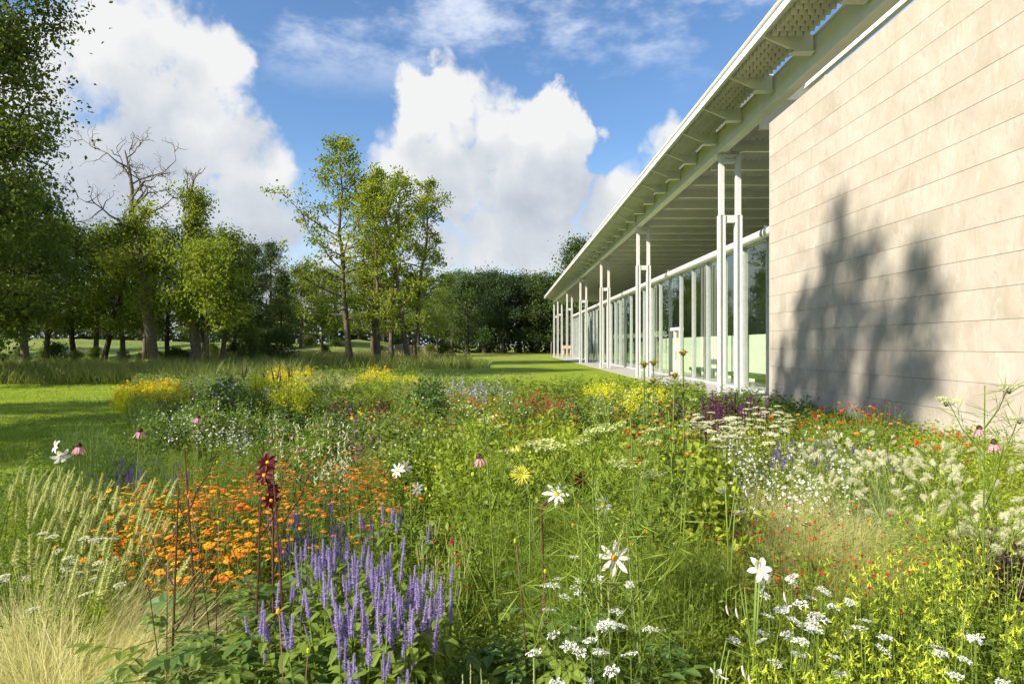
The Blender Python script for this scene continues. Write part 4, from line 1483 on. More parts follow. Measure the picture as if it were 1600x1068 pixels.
def k_nicotiana(name, mat, seed, leafm, nf=13, L=.03, R=.013, kinds=4, leafy=22, leafL=.075, lw=.5, branch=3, spread=.1):
    out = []
    tm = trumpet_mesh('flower', L, R, M[mat], seed)
    for s in range(kinds):
        rng = np.random.default_rng(seed + s); rr = random.Random(seed + s)
        st = MB(); parts = []
        main = bend_path(1.0, .08, rr.uniform(0, 6.28), 6)
        st.add(*tube(main, [.0038, .0034, .003, .0024, .0018, .0012], 4))
        arms = [main]
        for k in range(branch):
            q = along(main, rr.uniform(.35, .7)); a = rr.uniform(0, 6.28); l = rr.uniform(.6, 1.3) * spread
            e = np.array([q, q + (math.cos(a) * l * .6, math.sin(a) * l * .6, .12), q + (math.cos(a) * l, math.sin(a) * l, .26)])
            st.add(*tube(e, [.0022, .0018, .001], 3)); arms.append(e)
        for i in range(nf):
            arm = arms[i % len(arms)]
            q = along(arm, rr.uniform(.55, 1.0) if arm is main else rr.uniform(.3, 1.0))
            parts.append(part('flower', tm, tuple(q), (rr.gauss(0, .3), rr.uniform(.0, .7), rr.uniform(0, 6.28)), rr.uniform(.8, 1.15)))
        n = leafy
        t = rng.uniform(.05, .7, n); P = np.array([along(main, q) for q in t]); a = rng.uniform(0, 6.28, n)
        lf = MB().add(*leaves(P, np.stack([np.cos(a), np.sin(a), rng.uniform(-.1, .8, n)], 1), rand_dirs(n, rng, 1.2), leafL * (1.3 - .8 * t) * rng.uniform(.7, 1.2, n), leafL * lw * (1.3 - .8 * t), .15, .25))
        out.append([part('stem', st.mesh('stem', M['stem_green'])), part('leaves', lf.mesh('leaves', M[leafm]))] + parts)
    return Kind(name, 'flower', out)


def k_wand(name, mat, seed, n=26, size=.016, leafm='f_fresh', kinds=4, lo=.55, spread=.16, arms=5):
    """airy plant with many tiny blossoms"""
    out = []
    for s in range(kinds):
        rng = np.random.default_rng(seed + s); rr = random.Random(seed + s)
        st = MB(); fl = MB(); lf = MB()
        for k in range(arms):
            a = rr.uniform(0, 6.28); h = rr.uniform(.75, 1.0); l = spread * rr.uniform(.2, 1.2)
            p = np.array([[0, 0, 0], [math.cos(a) * l * .3, math.sin(a) * l * .3, h * .6], [math.cos(a) * l, math.sin(a) * l, h]])
            st.add(*tube(p, [.002, .0014, .0008], 3))
            m = n // arms
            for _ in range(m):
                q = along(p, rr.uniform(lo, 1)) + rng.normal(size=3) * .018
                disc_flower(fl, q, rng.normal(size=3) + (0, 0, .7), size * rr.uniform(.7, 1.2), 4, 0, 0, rng, 1, 0, .8, .15)
            mm = 14
            P = np.array([along(p, rr.uniform(.05, .7)) for _ in range(mm)])
            lf.add(*leaves(P, rand_dirs(mm, rng, .3), rand_dirs(mm, rng, 1), .05, .012))
        out.append([part('stem', st.mesh('stem', M['stem_green'])), part('leaves', lf.mesh('leaves', M[leafm])), part('blossom', fl.mesh('blossom', M[mat]))])
    return Kind(name, 'flower', out)


def k_spikes(name, mat, seed, nsp=5, L=.16, R=.011, leafm='f_mid', spread=.14, kinds=3, h=(.8, 1.0), leafL=.06, nleaf=110, stem='stem_green', core=None):
    out = []
    for s in range(kinds):
        rng = np.random.default_rng(seed + s); rr = random.Random(seed + s)
        st = MB(); parts = []
        sp = spike_mesh('flower_spike', L, R, M[mat], 12, 8, seed + s, core=core)
        for i in range(nsp):
            hh = rr.uniform(*h); a = rr.uniform(0, 6.28); l = spread * rr.random()
            p = np.array([[math.cos(a) * l * .3, math.sin(a) * l * .3, 0], [math.cos(a) * l * .6, math.sin(a) * l * .6, hh * .5], [math.cos(a) * l, math.sin(a) * l, hh - L]])
            st.add(*tube(p, [.003, .0025, .002], 4))
            parts.append(part('flower_spike', sp, tuple(p[2]), (rr.gauss(0, .08), rr.gauss(0, .08), 0), rr.uniform(.8, 1.15)))
        lf = MB().add(*ferny(rng, nleaf, .85, .2, leafL, leafL * .35))
        out.append([part('stem', st.mesh('stem', M[stem])), part('leaves', lf.mesh('leaves', M[leafm]))] + parts)
    return Kind(name, 'flower', out)


def k_shrub(name, leafm, seed, R=.45, n=1500, L=.055, lw=.45, flower=None, nf=0, fs=.03, kinds=2, flat=1.0, top=.0, stemm='stem_brown', cat='shrub'):
    """bush about 1 m high"""
    out = []
    for s in range(kinds):
        rng = np.random.default_rng(seed + s); rr = random.Random(seed + s)
        st = MB(); C = []
        for i in range(26):
            a = rr.uniform(0, 6.28); r = R * math.sqrt(rr.random()); h = (1 - .45 * (r / R) ** 2) * rr.uniform(.72, 1.02)
            p = np.array([[math.cos(a) * r * .15, math.sin(a) * r * .15, 0], [math.cos(a) * r * .6, math.sin(a) * r * .6, h * .55], [math.cos(a) * r, math.sin(a) * r, h]])
            st.add(*tube(p, [.008, .005, .002], 4))
            C += [along(p, q) for q in np.linspace(.3, 1, 9)]
        C = np.array(C)
        idx = rng.integers(0, len(C), n)
        P = C[idx] + rng.normal(size=(n, 3)) * .05
        lf = MB().add(*leaves(P, rand_dirs(n, rng, .25), rand_dirs(n, rng, 1.0), L * rng.uniform(.6, 1.3, n), L * lw, .15, .15))
        parts = [part('stem', st.mesh('stem', M[stemm])), part('leaves', lf.mesh('leaves', M[leafm]))]
        if flower:
            fl = MB()
            tips = C[8::9]
            for _ in range(nf):
                q = tips[rr.randrange(len(tips))] + rng.normal(size=3) * .06 + (0, 0, .03)
                disc_flower(fl, q, rng.normal(size=3) * .6 + (0, 0, 1), fs * rr.uniform(.7, 1.2), 6, 0, 0, rng, 1, 0, .8, .25)
            parts.append(part('blossom', fl.mesh('blossom', M[flower])))
        out.append(parts)
    return Kind(name, cat, out)


def k_leonotis():
    out = []
    for s in range(3):
        rng = np.random.default_rng(400 + s); rr = random.Random(s)
        st = MB().add(*tube(bend_path(1.0, .04, s), [.005, .005, .0045, .004, .0035], 4))
        wm = MB()
        n = 42
        a = rng.uniform(0, 6.28, n)
        D = np.stack([np.cos(a), np.sin(a), rng.uniform(-.15, .35, n)], 1)
        wm.add(*leaves(D * .016, D, np.tile([0, 0, 1.], (n, 1)), .026 * rng.uniform(.7, 1.2, n), .008, .2, .25), 0)
        v, f = tube([(0, 0, -.03), (0, 0, -.018), (0, 0, 0), (0, 0, .014), (0, 0, .02)], [.006, .019, .023, .018, .004], 8)
        wm.add(v, f, 1)
        me = wm.mesh('flower_whorl', [M['p_rust'], M['stem_green']])
        parts = [part('stem', st.mesh('stem', M['stem_green'])), part('flower_whorl', me, tuple(along(bend_path(1.0, .04, s), .985)), (0, 0, 0), .62)]
        if s:
            parts.append(part('flower_whorl', me, tuple(along(bend_path(1.0, .04, s), .90)), (0, 0, 1), .55))
        lf = MB()
        n = 20
        t = rng.uniform(.2, .9, n); P = np.stack([0 * t, 0 * t, t], 1); a = rng.uniform(0, 6.28, n)
        lf.add(*leaves(P, np.stack([np.cos(a), np.sin(a), rng.uniform(-.3, .4, n)], 1), np.tile([0, 0, 1.], (n, 1)), .06, .03, .15, .3))
        out.append(parts + [part('leaves', lf.mesh('leaves', M['f_mid']))])
    return Kind('lion_tail_plant', 'flower', out)


def k_coneflower():
    pm = petal_mesh('petal', .052, .012, M['p_pink'], .05, .0, 0)
    out = []
    for s in range(2):
        rr = random.Random(s)
        path = bend_path(.97, .05, s)
        st = MB().add(*tube(path, .0032, 5)).mesh('stem', M['stem_green'])
        v, f = tube([(0, 0, -.006), (0, 0, .0), (0, 0, .012), (0, 0, .022), (0, 0, .028)], [.006, .019, .018, .012, .002], 9)
        cone = MB().add(v, f).mesh('cone', M['p_cone'])
        subs = [('petal', pm, (math.cos(a) * .012, math.sin(a) * .012, 0), (0, rr.uniform(.85, 1.2), a), rr.uniform(.85, 1.1)) for a in np.arange(12) * 2 * math.pi / 12]
        rng = np.random.default_rng(s)
        lf = MB().add(*ferny(rng, 24, .7, .15, .11, .025)).mesh('leaves', M['f_mid'])
        out.append([part('stem', st), part('leaves', lf), part('flower_head', cone, tuple(path[-1]), (.12, .1, 0), 1.0, subs)])
    return Kind('coneflower', 'flower', out)


def k_fennel(kinds=3):
    out = []
    for s in range(kinds):
        rng = np.random.default_rng(500 + s); rr = random.Random(500 + s)
        main = bend_path(1.0, .06, rr.uniform(0, 6.28), 7, curve=1.2)
        st = MB().add(*tube(main, np.linspace(.005, .0016, 7), 6))
        fo = MB(); um = []
        ummesh = umbel_mesh('umbel', .038, M['p_reseda'], 500 + s, .1, 12)
        for k in range(8):
            t = .25 + .7 * k / 8; q = along(main, t); a = k * 2.4 + rr.uniform(-.4, .4); L = rr.uniform(.14, .34) * (1.15 - .5 * t)
            e = np.array([q, q + np.array([math.cos(a) * .45, math.sin(a) * .45, .6]) * L, q + np.array([math.cos(a) * .75, math.sin(a) * .75, 1.25]) * L])
            st.add(*tube(e, [.0024, .0018, .001], 4))
            n = 46
            tt = rng.uniform(.1, 1, n); P = np.array([along(e, w) for w in tt])
            fo.add(*leaves(P, rand_dirs(n, rng, .2), rand_dirs(n, rng), .085 * rng.uniform(.5, 1.2, n), .0016, 0, .3))
            if k > 4:
                um.append(part('umbel', ummesh, tuple(e[-1]), (rr.gauss(0, .2), rr.gauss(0, .2), 0), rr.uniform(.5, 1.0)))
        out.append([part('stem', st.mesh('stem', M['stem_green'])), part('leaves', fo.mesh('leaves', M['f_fennel']))] + um)
    return Kind('fennel_plant', 'plant', out)


def k_feathery(name, leafm, seed, n=1100, L=.11, W=.002, R=.22, kinds=3):
    out = []
    for s in range(kinds):
        rng = np.random.default_rng(seed + s)
        a = rng.uniform(0, 6.28, n); r = R * np.sqrt(rng.random(n)); h = rng.uniform(.1, .95, n) * (1 - .35 * (r / R) ** 2)
        P = np.stack([np.cos(a) * r, np.sin(a) * r, h], 1)
        D = np.stack([np.cos(a) * .6, np.sin(a) * .6, .8 + 0 * a], 1) + rng.normal(size=(n, 3)) * .55
        b = MB().add(*leaves(P, D, rand_dirs(n, rng), L * rng.uniform(.5, 1.2, n), W, 0, .25, .3))
        st = MB()
        for i in range(7):
            q = rng.uniform(0, 6.28); st.add(*tube([(0, 0, 0), (math.cos(q) * R * .4, math.sin(q) * R * .4, .5), (math.cos(q) * R * .7, math.sin(q) * R * .7, .92)], [.004, .003, .0015], 4))
        out.append([part('leaves', b.mesh('leaves', M[leafm])), part('stem', st.mesh('stem', M['stem_green']))])
    return Kind(name, 'plant', out)


def k_achillea():
    out = []
    for s in range(3):
        rng = np.random.default_rng(560 + s); rr = random.Random(560 + s)
        st = MB(); parts = []
        pl = umbel_mesh('flower_plate', .05, M['p_cream'], 560 + s, .12, 26)
        for i in range(4):
            h = 1.0 if i == 0 else rr.uniform(.82, 1.0); a = rr.uniform(0, 6.28); l = .14 * rr.random() if i else 0.0
            p = np.array([[0, 0, 0], [math.cos(a) * l * .5, math.sin(a) * l * .5, h * .5], [math.cos(a) * l, math.sin(a) * l, h - .03]])
            st.add(*tube(p, .0028, 4)); parts.append(part('flower_plate', pl, (p[2][0], p[2][1], h), (rr.gauss(0, .08), rr.gauss(0, .08), rr.random() * 6), rr.uniform(.8, 1.2)))
        lf = MB().add(*ferny(rng, 90, .85, .2, .09, .012))
        out.append([part('stem', st.mesh('stem', M['stem_pale'])), part('leaves', lf.mesh('leaves', M['f_fresh']))] + parts)
    return Kind('yarrow_plant', 'flower', out)

# ------------------------------------------------------------------ foliage that fills the beds (one mass for each kind of leaf)
def in_poly(X, Y, poly):
    c = np.zeros(len(X), bool); n = len(poly)
    for i in range(n):
        x0, y0 = poly[i]; x1, y1 = poly[i - 1]
        k = ((y0 > Y) != (y1 > Y)) & (X < (x1 - x0) * (Y - y0) / (y1 - y0 + 1e-12) + x0)
        c ^= k
    return c


def fill(name, mat, seed, nshoot, nleaf, ylim, pxlim, h, L, W, label, cat, lean=.3, pyr=None, bias=1.0, jit=.012, stems=True, poly=BED, el=(-.3, .9), keep=None):
    rng = np.random.default_rng(seed)
    N = nshoot * 6
    Y = ylim[0] + (ylim[1] - ylim[0]) * rng.random(N) ** bias
    X = (rng.uniform(pxlim[0], pxlim[1], N) - VX) / F * Y
    ok = in_poly(X, Y, poly) & (X < 5.97)
    PX = VX + X / Y * F
    ok &= ~((PX < 245) & (Y < 3.0)) & ~((PX > 1195) & (PX < 1400) & (Y > 2.9) & (Y < 5.0))
    if keep is not None:
        ok &= keep(X, Y, rng)
    X, Y = X[ok][:nshoot], Y[ok][:nshoot]; n = len(X)
    hz = .78 + .22 * np.sin(X * 2.1 + 1.3 * np.sin(Y * 1.7)) * np.sin(Y * 2.6 + X)
    H = rng.uniform(h[0], h[1], n) * hz
    az = rng.uniform(0, 6.28, n); ln = rng.uniform(0, lean, n)
    k = nleaf
    t = rng.uniform(.15, 1.0, (n, k))
    r = (ln[:, None] * H[:, None] * t ** 1.5)
    P = np.stack([X[:, None] + r * np.cos(az)[:, None], Y[:, None] + r * np.sin(az)[:, None], H[:, None] * t], 2).reshape(-1, 3)
    P += rng.normal(size=P.shape) * jit
    m = len(P)
    a = rng.uniform(0, 6.28, m); e = rng.uniform(el[0], el[1], m)
    D = np.stack([np.cos(a) * np.cos(e), np.sin(a) * np.cos(e), np.sin(e)], 1)
    sc = (1.2 - .55 * t.ravel()) * rng.uniform(.65, 1.25, m) * np.clip(.6 + Y / 10, .7, 1.6).repeat(k)
    b = MB().add(*leaves(P, D, rand_dirs(m, rng, 1.1), L * sc, W * sc, .16, .2))
    if stems:
        b.add(*blades(np.stack([X, Y, 0 * X], 1), az, ln * .5, ln * .9, H, .006, 3, rng.uniform(0, 3, n)))
    o = b.obj(name, M[mat])
    return tag(o, label, cat, kind='stuff')


def grassfill(name, mat, seed, n, ylim, pxlim, h, W, label, cat, poly=BED, lean=(.05, .5), bend=(.2, 1.0), keep=None, zf=None):
    rng = np.random.default_rng(seed)
    N = n * 5
    Y = rng.uniform(ylim[0], ylim[1], N); X = (rng.uniform(pxlim[0], pxlim[1], N) - VX) / F * Y
    ok = np.ones(N, bool) if poly is None else in_poly(X, Y, poly)
    if keep is not None:
        ok &= keep(X, Y, rng)
    X, Y = X[ok][:n], Y[ok][:n]; m = len(X)
    Z = 0 * X if zf is None else zf(X, Y)
    b = MB().add(*blades(np.stack([X, Y, Z], 1), rng.uniform(0, 6.28, m), rng.uniform(*lean, m), rng.uniform(*bend, m), rng.uniform(h[0], h[1], m), W * rng.uniform(.6, 1.3, m), 3, rng.uniform(0, 3, m)))
    return tag(b.obj(name, M[mat]), label, cat, kind='stuff')


fill('leafy_ground_cover', 'f_mid', 1, 2300, 24, (1.3, 3.6), (-240, 1860), (.40, .68), .048, .024, 'mixed green leaves filling the front of the bed', 'foliage')
fill('leafy_ground_cover', 'f_fresh', 2, 2700, 26, (1.3, 4.0), (600, 1880), (.42, .72), .04, .016, 'fine light green leaves filling the front right of the bed', 'foliage', .4)
fill('leafy_ground_cover', 'f_fresh', 3, 4000, 24, (3.4, 9.5), (560, 1800), (.45, .78), .05, .02, 'fine yellow green leaves in the middle of the bed', 'foliage', .35)
fill('leafy_ground_cover', 'f_mid', 4, 2200, 22, (3.0, 9.0), (0, 900), (.4, .68), .055, .022, 'mid green leaves behind the marigolds', 'foliage', .35)
fill('leafy_ground_cover', 'f_mid', 5, 2100, 22, (8.5, 15.0), (400, 1500), (.45, .8), .062, .024, 'mid green leaves in the rear of the bed by the wall', 'foliage', .35)
fill('leafy_ground_cover', 'f_grey', 6, 1300, 20, (12.0, 26.0), (120, 700), (.4, .7), .07, .024, 'grey green leaves in the rear left bed', 'foliage', .35)
fill('leafy_ground_cover', 'f_mid', 7, 2600, 18, (13.0, 33.0), (60, 1100), (.45, .85), .085, .034, 'mid green leaves in the far beds', 'foliage', .35)
fill('leafy_ground_cover', 'f_dark', 8, 600, 20, (10.5, 16.0), (1000, 1330), (.4, .72), .07, .03, 'dark green leaves at the foot of the wall', 'foliage', .35)
fill('leafy_ground_cover', 'f_fresh', 9, 1700, 22, (9.0, 22.0), (500, 1100), (.42, .78), .07, .024, 'yellow green leaves before the terrace', 'foliage', .35)
fill('leafy_ground_cover', 'f_fresh', 10, 1500, 22, (1.9, 7.5), (1600, 3300), (.42, .72), .05, .02, 'fine light green leaves along the foot of the wall beside the viewer', 'foliage', .35)
grassfill('bed_grass', 'f_fresh', 11, 5500, (1.6, 9.0), (520, 1660), (.4, .85), .0045, 'thin green grass blades among the flowers', 'grass')
grassfill('bed_grass', 'f_mid', 12, 5000, (1.2, 8.5), (-40, 620), (.4, .8), .005, 'thin grass blades among the marigolds', 'grass', keep=lambda X, Y, r: ~((X / Y < -.53) & (Y < 3.2)))


def not_building(X, Y, rng):
    return (X < -12 - (Y - 26) * .12) | (Y > 33)


grassfill('tall_grass', 'f_bank', 13, 15000, (26.0, 36.0), (-60, 520), (.6, 1.25), .03, 'tall rough grass along the ditch below the wood', 'grass', None,
          keep=lambda X, Y, r: X < -8.5 - (Y - 26) * .2)
grassfill('tall_grass', 'f_bank', 14, 9000, (42.0, 62.0), (250, 735), (.6, 1.3), .05, 'tall reedy grass round the foot of the alders', 'grass', None)
grassfill('tall_grass', 'f_straw', 15, 4200, (56.0, 66.0), (330, 700), (.8, 1.5), .05, 'brown reeds behind the alders', 'grass', None)
grassfill('tall_grass', 'f_bank', 16, 3500, (40.0, 56.0), (640, 765), (.3, .7), .05, 'rough grass strip on the lawn right of the alders', 'grass', None,
          keep=lambda X, Y, r: (Y > 44) & (Y < 54))

# ------------------------------------------------------------------ kinds used
AGA = k_agastache(); RES = k_reseda()
ORL = k_umbel('lace_flower', .025, M['p_white'], (.72, .98), 3, 610, 'f_fresh', .25, 14)
AMM = k_umbel('bishop_flower', .028, M['p_cream'], (.75, 1.0), 3, 620, 'f_fresh', .2, 18)
MAR = k_daisy('marigold_plant', .027, ['p_orange', 'p_amber', 'p_orange', 'p_rust'], 'p_gold', 7, 630, 8, 'f_mid', .15, 4)
MARR = k_daisy('marigold_plant', .024, ['p_rust', 'p_scarlet'], 'p_gold', 5, 640, 8, 'f_mid', .13, 2)
REDZ = k_daisy('red_zinnia', .016, ['p_scarlet', 'p_crimson'], 'p_maroon', 4, 650, 9, 'f_mid', .14, 4, .05, .5, 2)
ZIN = k_daisy('orange_zinnia', .027, ['p_rust', 'p_orange', 'p_scarlet'], 'p_maroon', 5, 660, 10, 'f_mid', .2, 3, .0, .45, 2, (.7, 1.0), .08)
GOLD = k_daisy('gold_daisy', .026, ['p_gold', 'p_amber'], 'p_gold', 7, 670, 9, 'f_fresh', .2, 2, .05, .5, 1, (.7, 1.0), .08, 110)
STI = k_tussock('feather_grass_tussock', 'grass', 'blond', 850, .80, .0034, 680, (.1, .6), (.9, 2.1), base=.09)
STIF = k_tussock('feather_grass_tussock', 'grass', 'blond', 260, .8, .006, 690, (.1, .6), (.7, 1.6), base=.1)
PEN = k_pennisetum()
NIC = k_nicotiana('lime_tobacco_plant', 'p_lime', 700, 'f_fresh', 13, .026, .011, 4, 30)
NICM = k_nicotiana('green_tobacco_plant', 'p_lime', 705, 'f_fresh', 16, .026, .010, 3, 30, .06)
NICW = k_nicotiana('white_tobacco_plant', 'p_cream', 710, 'f_mid', 14, .032, .014, 3, 24, .08)
GAU = k_wand('white_gaura', 'p_white', 720, 34, .013)
PINKW = k_wand('pink_scabious', 'p_magenta', 730, 10, .017, 'f_mid', 2)
LAV = k_wand('lavender_plant', 'p_lavender', 740, 60, .018, 'f_grey', 2, .4)
LEO = k_leonotis(); CON = k_coneflower(); FEN = k_fennel(); ACH = k_achillea()
FEA = k_feathery('fennel_bush', 'f_fennel', 750); FEAD = k_feathery('dark_fennel_bush', 'f_dark', 755, 900, .14, .004)
SAL = k_spikes('purple_salvia', 'p_violet', 760, 6, .13, .008, 'f_mid')
LOB = k_spikes('plum_lobelia', 'p_plum', 770, 5, .15, .012, 'f_dusk', .12, 3, stem='stem_dark')
CAL = k_spikes('calamint_plant', 'p_reseda', 780, 9, .16, .0055, 'f_fresh', .14, 3, (.6, 1.0), .03, 160)
PUR = k_spikes('purple_spire_plant', 'p_plum', 785, 2, .26, .022, 'f_mid', .08, 2)
YSH = k_shrub('yellow_rudbeckia', 'f_yellow', 800, .5, 1600, .06, .4, 'p_gold', 90, .035)
LSH = k_shrub('lime_shrub', 'f_yellow', 810, .42, 1700, .05, .4, 'p_lime', 60, .02, 2)
DSH = k_shrub('dark_shrub', 'f_dark', 820, .42, 1300, .075, .55, 'p_blush', 30, .022, 2)
DSH2 = k_shrub('leafy_shrub', 'f_dark', 825, .36, 1200, .075, .6, None, 0, kinds=2)
PSH = k_shrub('purple_leaved_shrub', 'f_dusk', 830, .35, 900, .08, .55, None, 0, kinds=2)
RSH = k_shrub('crimson_amaranth', 'f_mid', 840, .35, 900, .06, .4, 'p_crimson', 80, .024, 2)
RUST = k_shrub('rusty_sneezeweed', 'f_mid', 850, .4, 900, .05, .35, 'p_rust', 120, .016, 2)
BSH = k_shrub('broad_leaved_plant', 'f_fresh', 860, .3, 420, .085, .75, None, 0, kinds=3, stemm='stem_green', cat='plant')

MSH = k_shrub('bushy_perennial', 'f_fresh', 870, .36, 900, .062, .52, 'p_lime', 22, .014, 3, stemm='stem_green', cat='plant')
MSH2 = k_shrub('bushy_perennial', 'f_mid', 880, .36, 900, .066, .52, 'p_white', 26, .013, 3, stemm='stem_green', cat='plant')
# ------------------------------------------------------------------ planting, front to back
patch(MSH, 800, 672, 190, 46, .78, 44, 'bushy yellow green perennial in the middle of the bed', 'bushy perennials mid bed', .28)
patch(MSH, 1080, 680, 110, 45, .76, 24, 'bushy yellow green perennial left of the gaura', 'bushy perennials left of the gaura', .28)
patch(MSH, 1480, 700, 110, 40, .62, 14, 'bushy yellow green perennial under the sunlit wall', 'bushy perennials under the wall', .28)
patch(MSH2, 560, 655, 130, 30, .74, 24, 'bushy green perennial with white specks left of centre', 'bushy perennials left of centre', .28)
patch(MSH2, 330, 620, 130, 22, .74, 22, 'bushy green perennial in the shaded left bed', 'bushy perennials in the shade', .28)
patch(MSH2, 720, 618, 130, 16, .8, 22, 'bushy green perennial in the far centre of the bed', 'bushy perennials far centre', .28)
patch(MSH, 560, 596, 160, 12, .7, 20, 'bushy yellow green perennial at the back of the far bed', 'bushy perennials of the far bed', .28)
patch(YSH, 520, 574, 90, 4, .9, 6, 'golden yellow clump far back before the alders', 'far golden clumps', .08)
patch(LSH, 610, 577, 60, 4, .85, 5, 'lime yellow shrub far back before the alders', 'far lime shrubs', .08)
patch(DSH2, 760, 655, 160, 24, .74, 9, 'leafy shrub added as a dark gap among the yellow green perennials', 'dark gap shrubs mid bed', .1)  # three patches of dark shrubs added to give dark gaps between clumps
patch(DSH2, 950, 640, 90, 18, .8, 7, 'leafy shrub added as a dark gap behind the tall fennel', 'dark gap shrubs behind the fennel', .1)
patch(DSH2, 480, 640, 130, 18, .72, 9, 'leafy shrub added as a dark gap among the white tobacco', 'dark gap shrubs among the tobacco', .1)
patch(RUST, 690, 640, 90, 14, .74, 8, 'rusty sneezeweed clump left of the tall fennel', 'rusty sneezeweed left of the fennel', .08)
patch(RUST, 880, 645, 100, 16, .78, 9, 'rusty sneezeweed clump right of the crimson amaranth', 'rusty sneezeweed right of the amaranth', .15)
patch(STIF, 700, 650, 110, 14, .66, 8, 'straw coloured grass tussock among the perennials', 'straw grasses mid bed', .15, .7)
patch(PSH, 560, 625, 60, 10, .75, 5, 'purple leaved shrub left of the golden daisies', 'purple shrubs of the far bed', .08)
patch(BSH, 860, 670, 130, 36, .82, 26, 'broad leaved light green plant among the perennials', 'broad leaved plants among the perennials', .1)
patch(STIF, 480, 577, 90, 4, .75, 16, 'pale blond grass tussock at the very back of the bed', 'pale grass at the back of the bed', .1, .7)
patch(AGA, 595, 905, 95, 62, 1.06, 66, 'violet hyssop spike in the big clump at the front of the bed', 'hyssop spikes of the front clump', .05, vs=(0, 1, 2, 3))
patch(AGA, 505, 850, 40, 26, 1.06, 14, 'violet hyssop spike at the back left of the front clump', 'hyssop spikes behind the front clump', .04)
patch(AGA, 590, 1020, 70, 40, 1.0, 9, 'violet hyssop spike lowest of the front clump', 'lowest hyssop spikes', .04)
patch(AGA, 430, 925, 35, 25, .98, 8, 'violet hyssop spike among the dahlia leaves', 'hyssop spikes among the dahlia leaves', .05)
patch(AGA, 610, 800, 40, 20, 1.0, 6, 'slim hyssop spike behind the front clump', 'slim hyssop spikes', .05)

for (cx, cy, rx, ry, n, w) in ((70, 790, 90, 70, 70, 'in the body of the clump at the left edge'), (140, 760, 60, 45, 30, 'on the marigold side of the left clump'), (30, 740, 50, 30, 24, 'at the back of the left clump, against the shaded lawn')):
    patch(RES, cx, cy, rx, ry, .92, n, 'pale green mignonette spike ' + w, 'mignonette spikes at the left edge', .1, tilt=(0, .24), tj=.13)
patch(AMM, 95, 860, 75, 35, .86, 7, 'flat cream umbel flower below the mignonette spikes', 'cream umbels at the lower left', .06)
patch(STI, 80, 1000, 130, 70, .70, 46, 'blond feather grass tussock in the lower left corner', 'feather grass of the lower left corner', .12, .60)
patch(STI, 190, 1030, 50, 40, .62, 9, 'blond feather grass tussock beside the dahlia leaves', 'feather grass beside the dahlia leaves', .1, .75)

patch(MAR, 310, 800, 160, 70, .84, 66, 'orange marigold plant in the bright patch left of centre', 'marigolds of the bright patch', .1)
patch(MAR, 240, 800, 90, 55, .80, 26, 'amber marigold plant at the left of the bright patch', 'marigolds at the left of the patch', .08, vs=(1, 0))
patch(MARR, 450, 755, 190, 55, .84, 78, 'rust red marigold plant behind the bright orange ones', 'rust red marigolds', .1)
patch(MARR, 550, 725, 85, 26, .80, 28, 'rust orange marigold plant in the thin back row', 'back row marigolds', .1)
patch(SAL, 480, 800, 90, 40, .85, 14, 'purple salvia among the orange marigolds', 'salvia among the marigolds', .08)
patch(SAL, 240, 722, 75, 14, .8, 14, 'dark violet salvia behind the mignonette spikes', 'salvia behind the mignonette', .06)

patch(ORL, 980, 905, 160, 55, .94, 5, 'white lace flower at the bottom centre', 'lace flowers at the bottom centre', .06)
patch(ORL, 930, 985, 110, 45, .94, 5, 'white lace flower in the lowest centre clump', 'lowest centre lace flowers', .05)
patch(ORL, 1200, 930, 110, 50, .92, 6, 'white lace flower beside the white sword lily', 'lace flowers beside the sword lily', .06)
patch(ORL, 1340, 950, 120, 55, .92, 6, 'white lace flower among the lime tobacco flowers', 'lace flowers among the lime tobacco', .06)
patch(ORL, 1520, 1030, 80, 40, .86, 3, 'white lace flower in the lower right corner', 'lace flowers of the lower right corner', .06)
patch(NIC, 1400, 930, 200, 130, .88, 62, 'lime green tobacco flower in the right foreground', 'lime tobacco of the right foreground', .1)
patch(NIC, 1300, 1000, 190, 60, .88, 22, 'lime green tobacco flower at the bottom right', 'lime tobacco at the bottom right', .08)
patch(NIC, 1500, 800, 100, 60, .86, 22, 'lime green tobacco flower near the fountain grass', 'lime tobacco near the fountain grass', .08)
patch(REDZ, 1230, 790, 100, 55, .8, 16, 'small scarlet zinnia before the blond grass', 'scarlet zinnias before the blond grass', .1)
patch(REDZ, 1310, 860, 110, 45, .78, 18, 'small scarlet zinnia low among the lime tobacco', 'scarlet zinnias among the lime tobacco', .1)
patch(REDZ, 1420, 830, 60, 60, .78, 7, 'small scarlet zinnia right of the blond grass', 'scarlet zinnias right of the blond grass', .1)
patch(STI, 1300, 800, 90, 32, .72, 20, 'blond feather grass tussock in the right middle', 'feather grass of the right middle', .1, .66)
patch(STI, 1180, 775, 60, 24, .68, 8, 'blond green feather grass tussock left of the blond patch', 'feather grass left of the blond patch', .1, .55)
patch(PEN, 1330, 700, 90, 36, .88, 13, 'fountain grass with fluffy white plumes behind the blond grass', 'fountain grass behind the blond grass', .08, .95)
patch(PEN, 1460, 730, 110, 50, .9, 18, 'fountain grass with fluffy white plumes below the stone wall', 'fountain grass below the stone wall', .08, .95)
patch(PEN, 1560, 790, 50, 50, .88, 8, 'fountain grass with fluffy plumes at the right edge', 'fountain grass at the right edge', .08, .95)
patch(PSH, 1560, 830, 60, 40, .72, 4, 'purple leaved shrub at the right edge', 'purple leaved shrubs at the right edge', .1)
patch(GAU, 1220, 690, 110, 40, .82, 46, 'white gaura wands in the right middle', 'white gaura of the right middle', .1)
patch(GAU, 1290, 735, 60, 20, .8, 12, 'white gaura wands right beside the blond grass', 'white gaura beside the blond grass', .08)
patch(SAL, 1290, 690, 110, 14, .78, 14, 'lavender blue salvia among the white gaura', 'salvia among the gaura', .06)
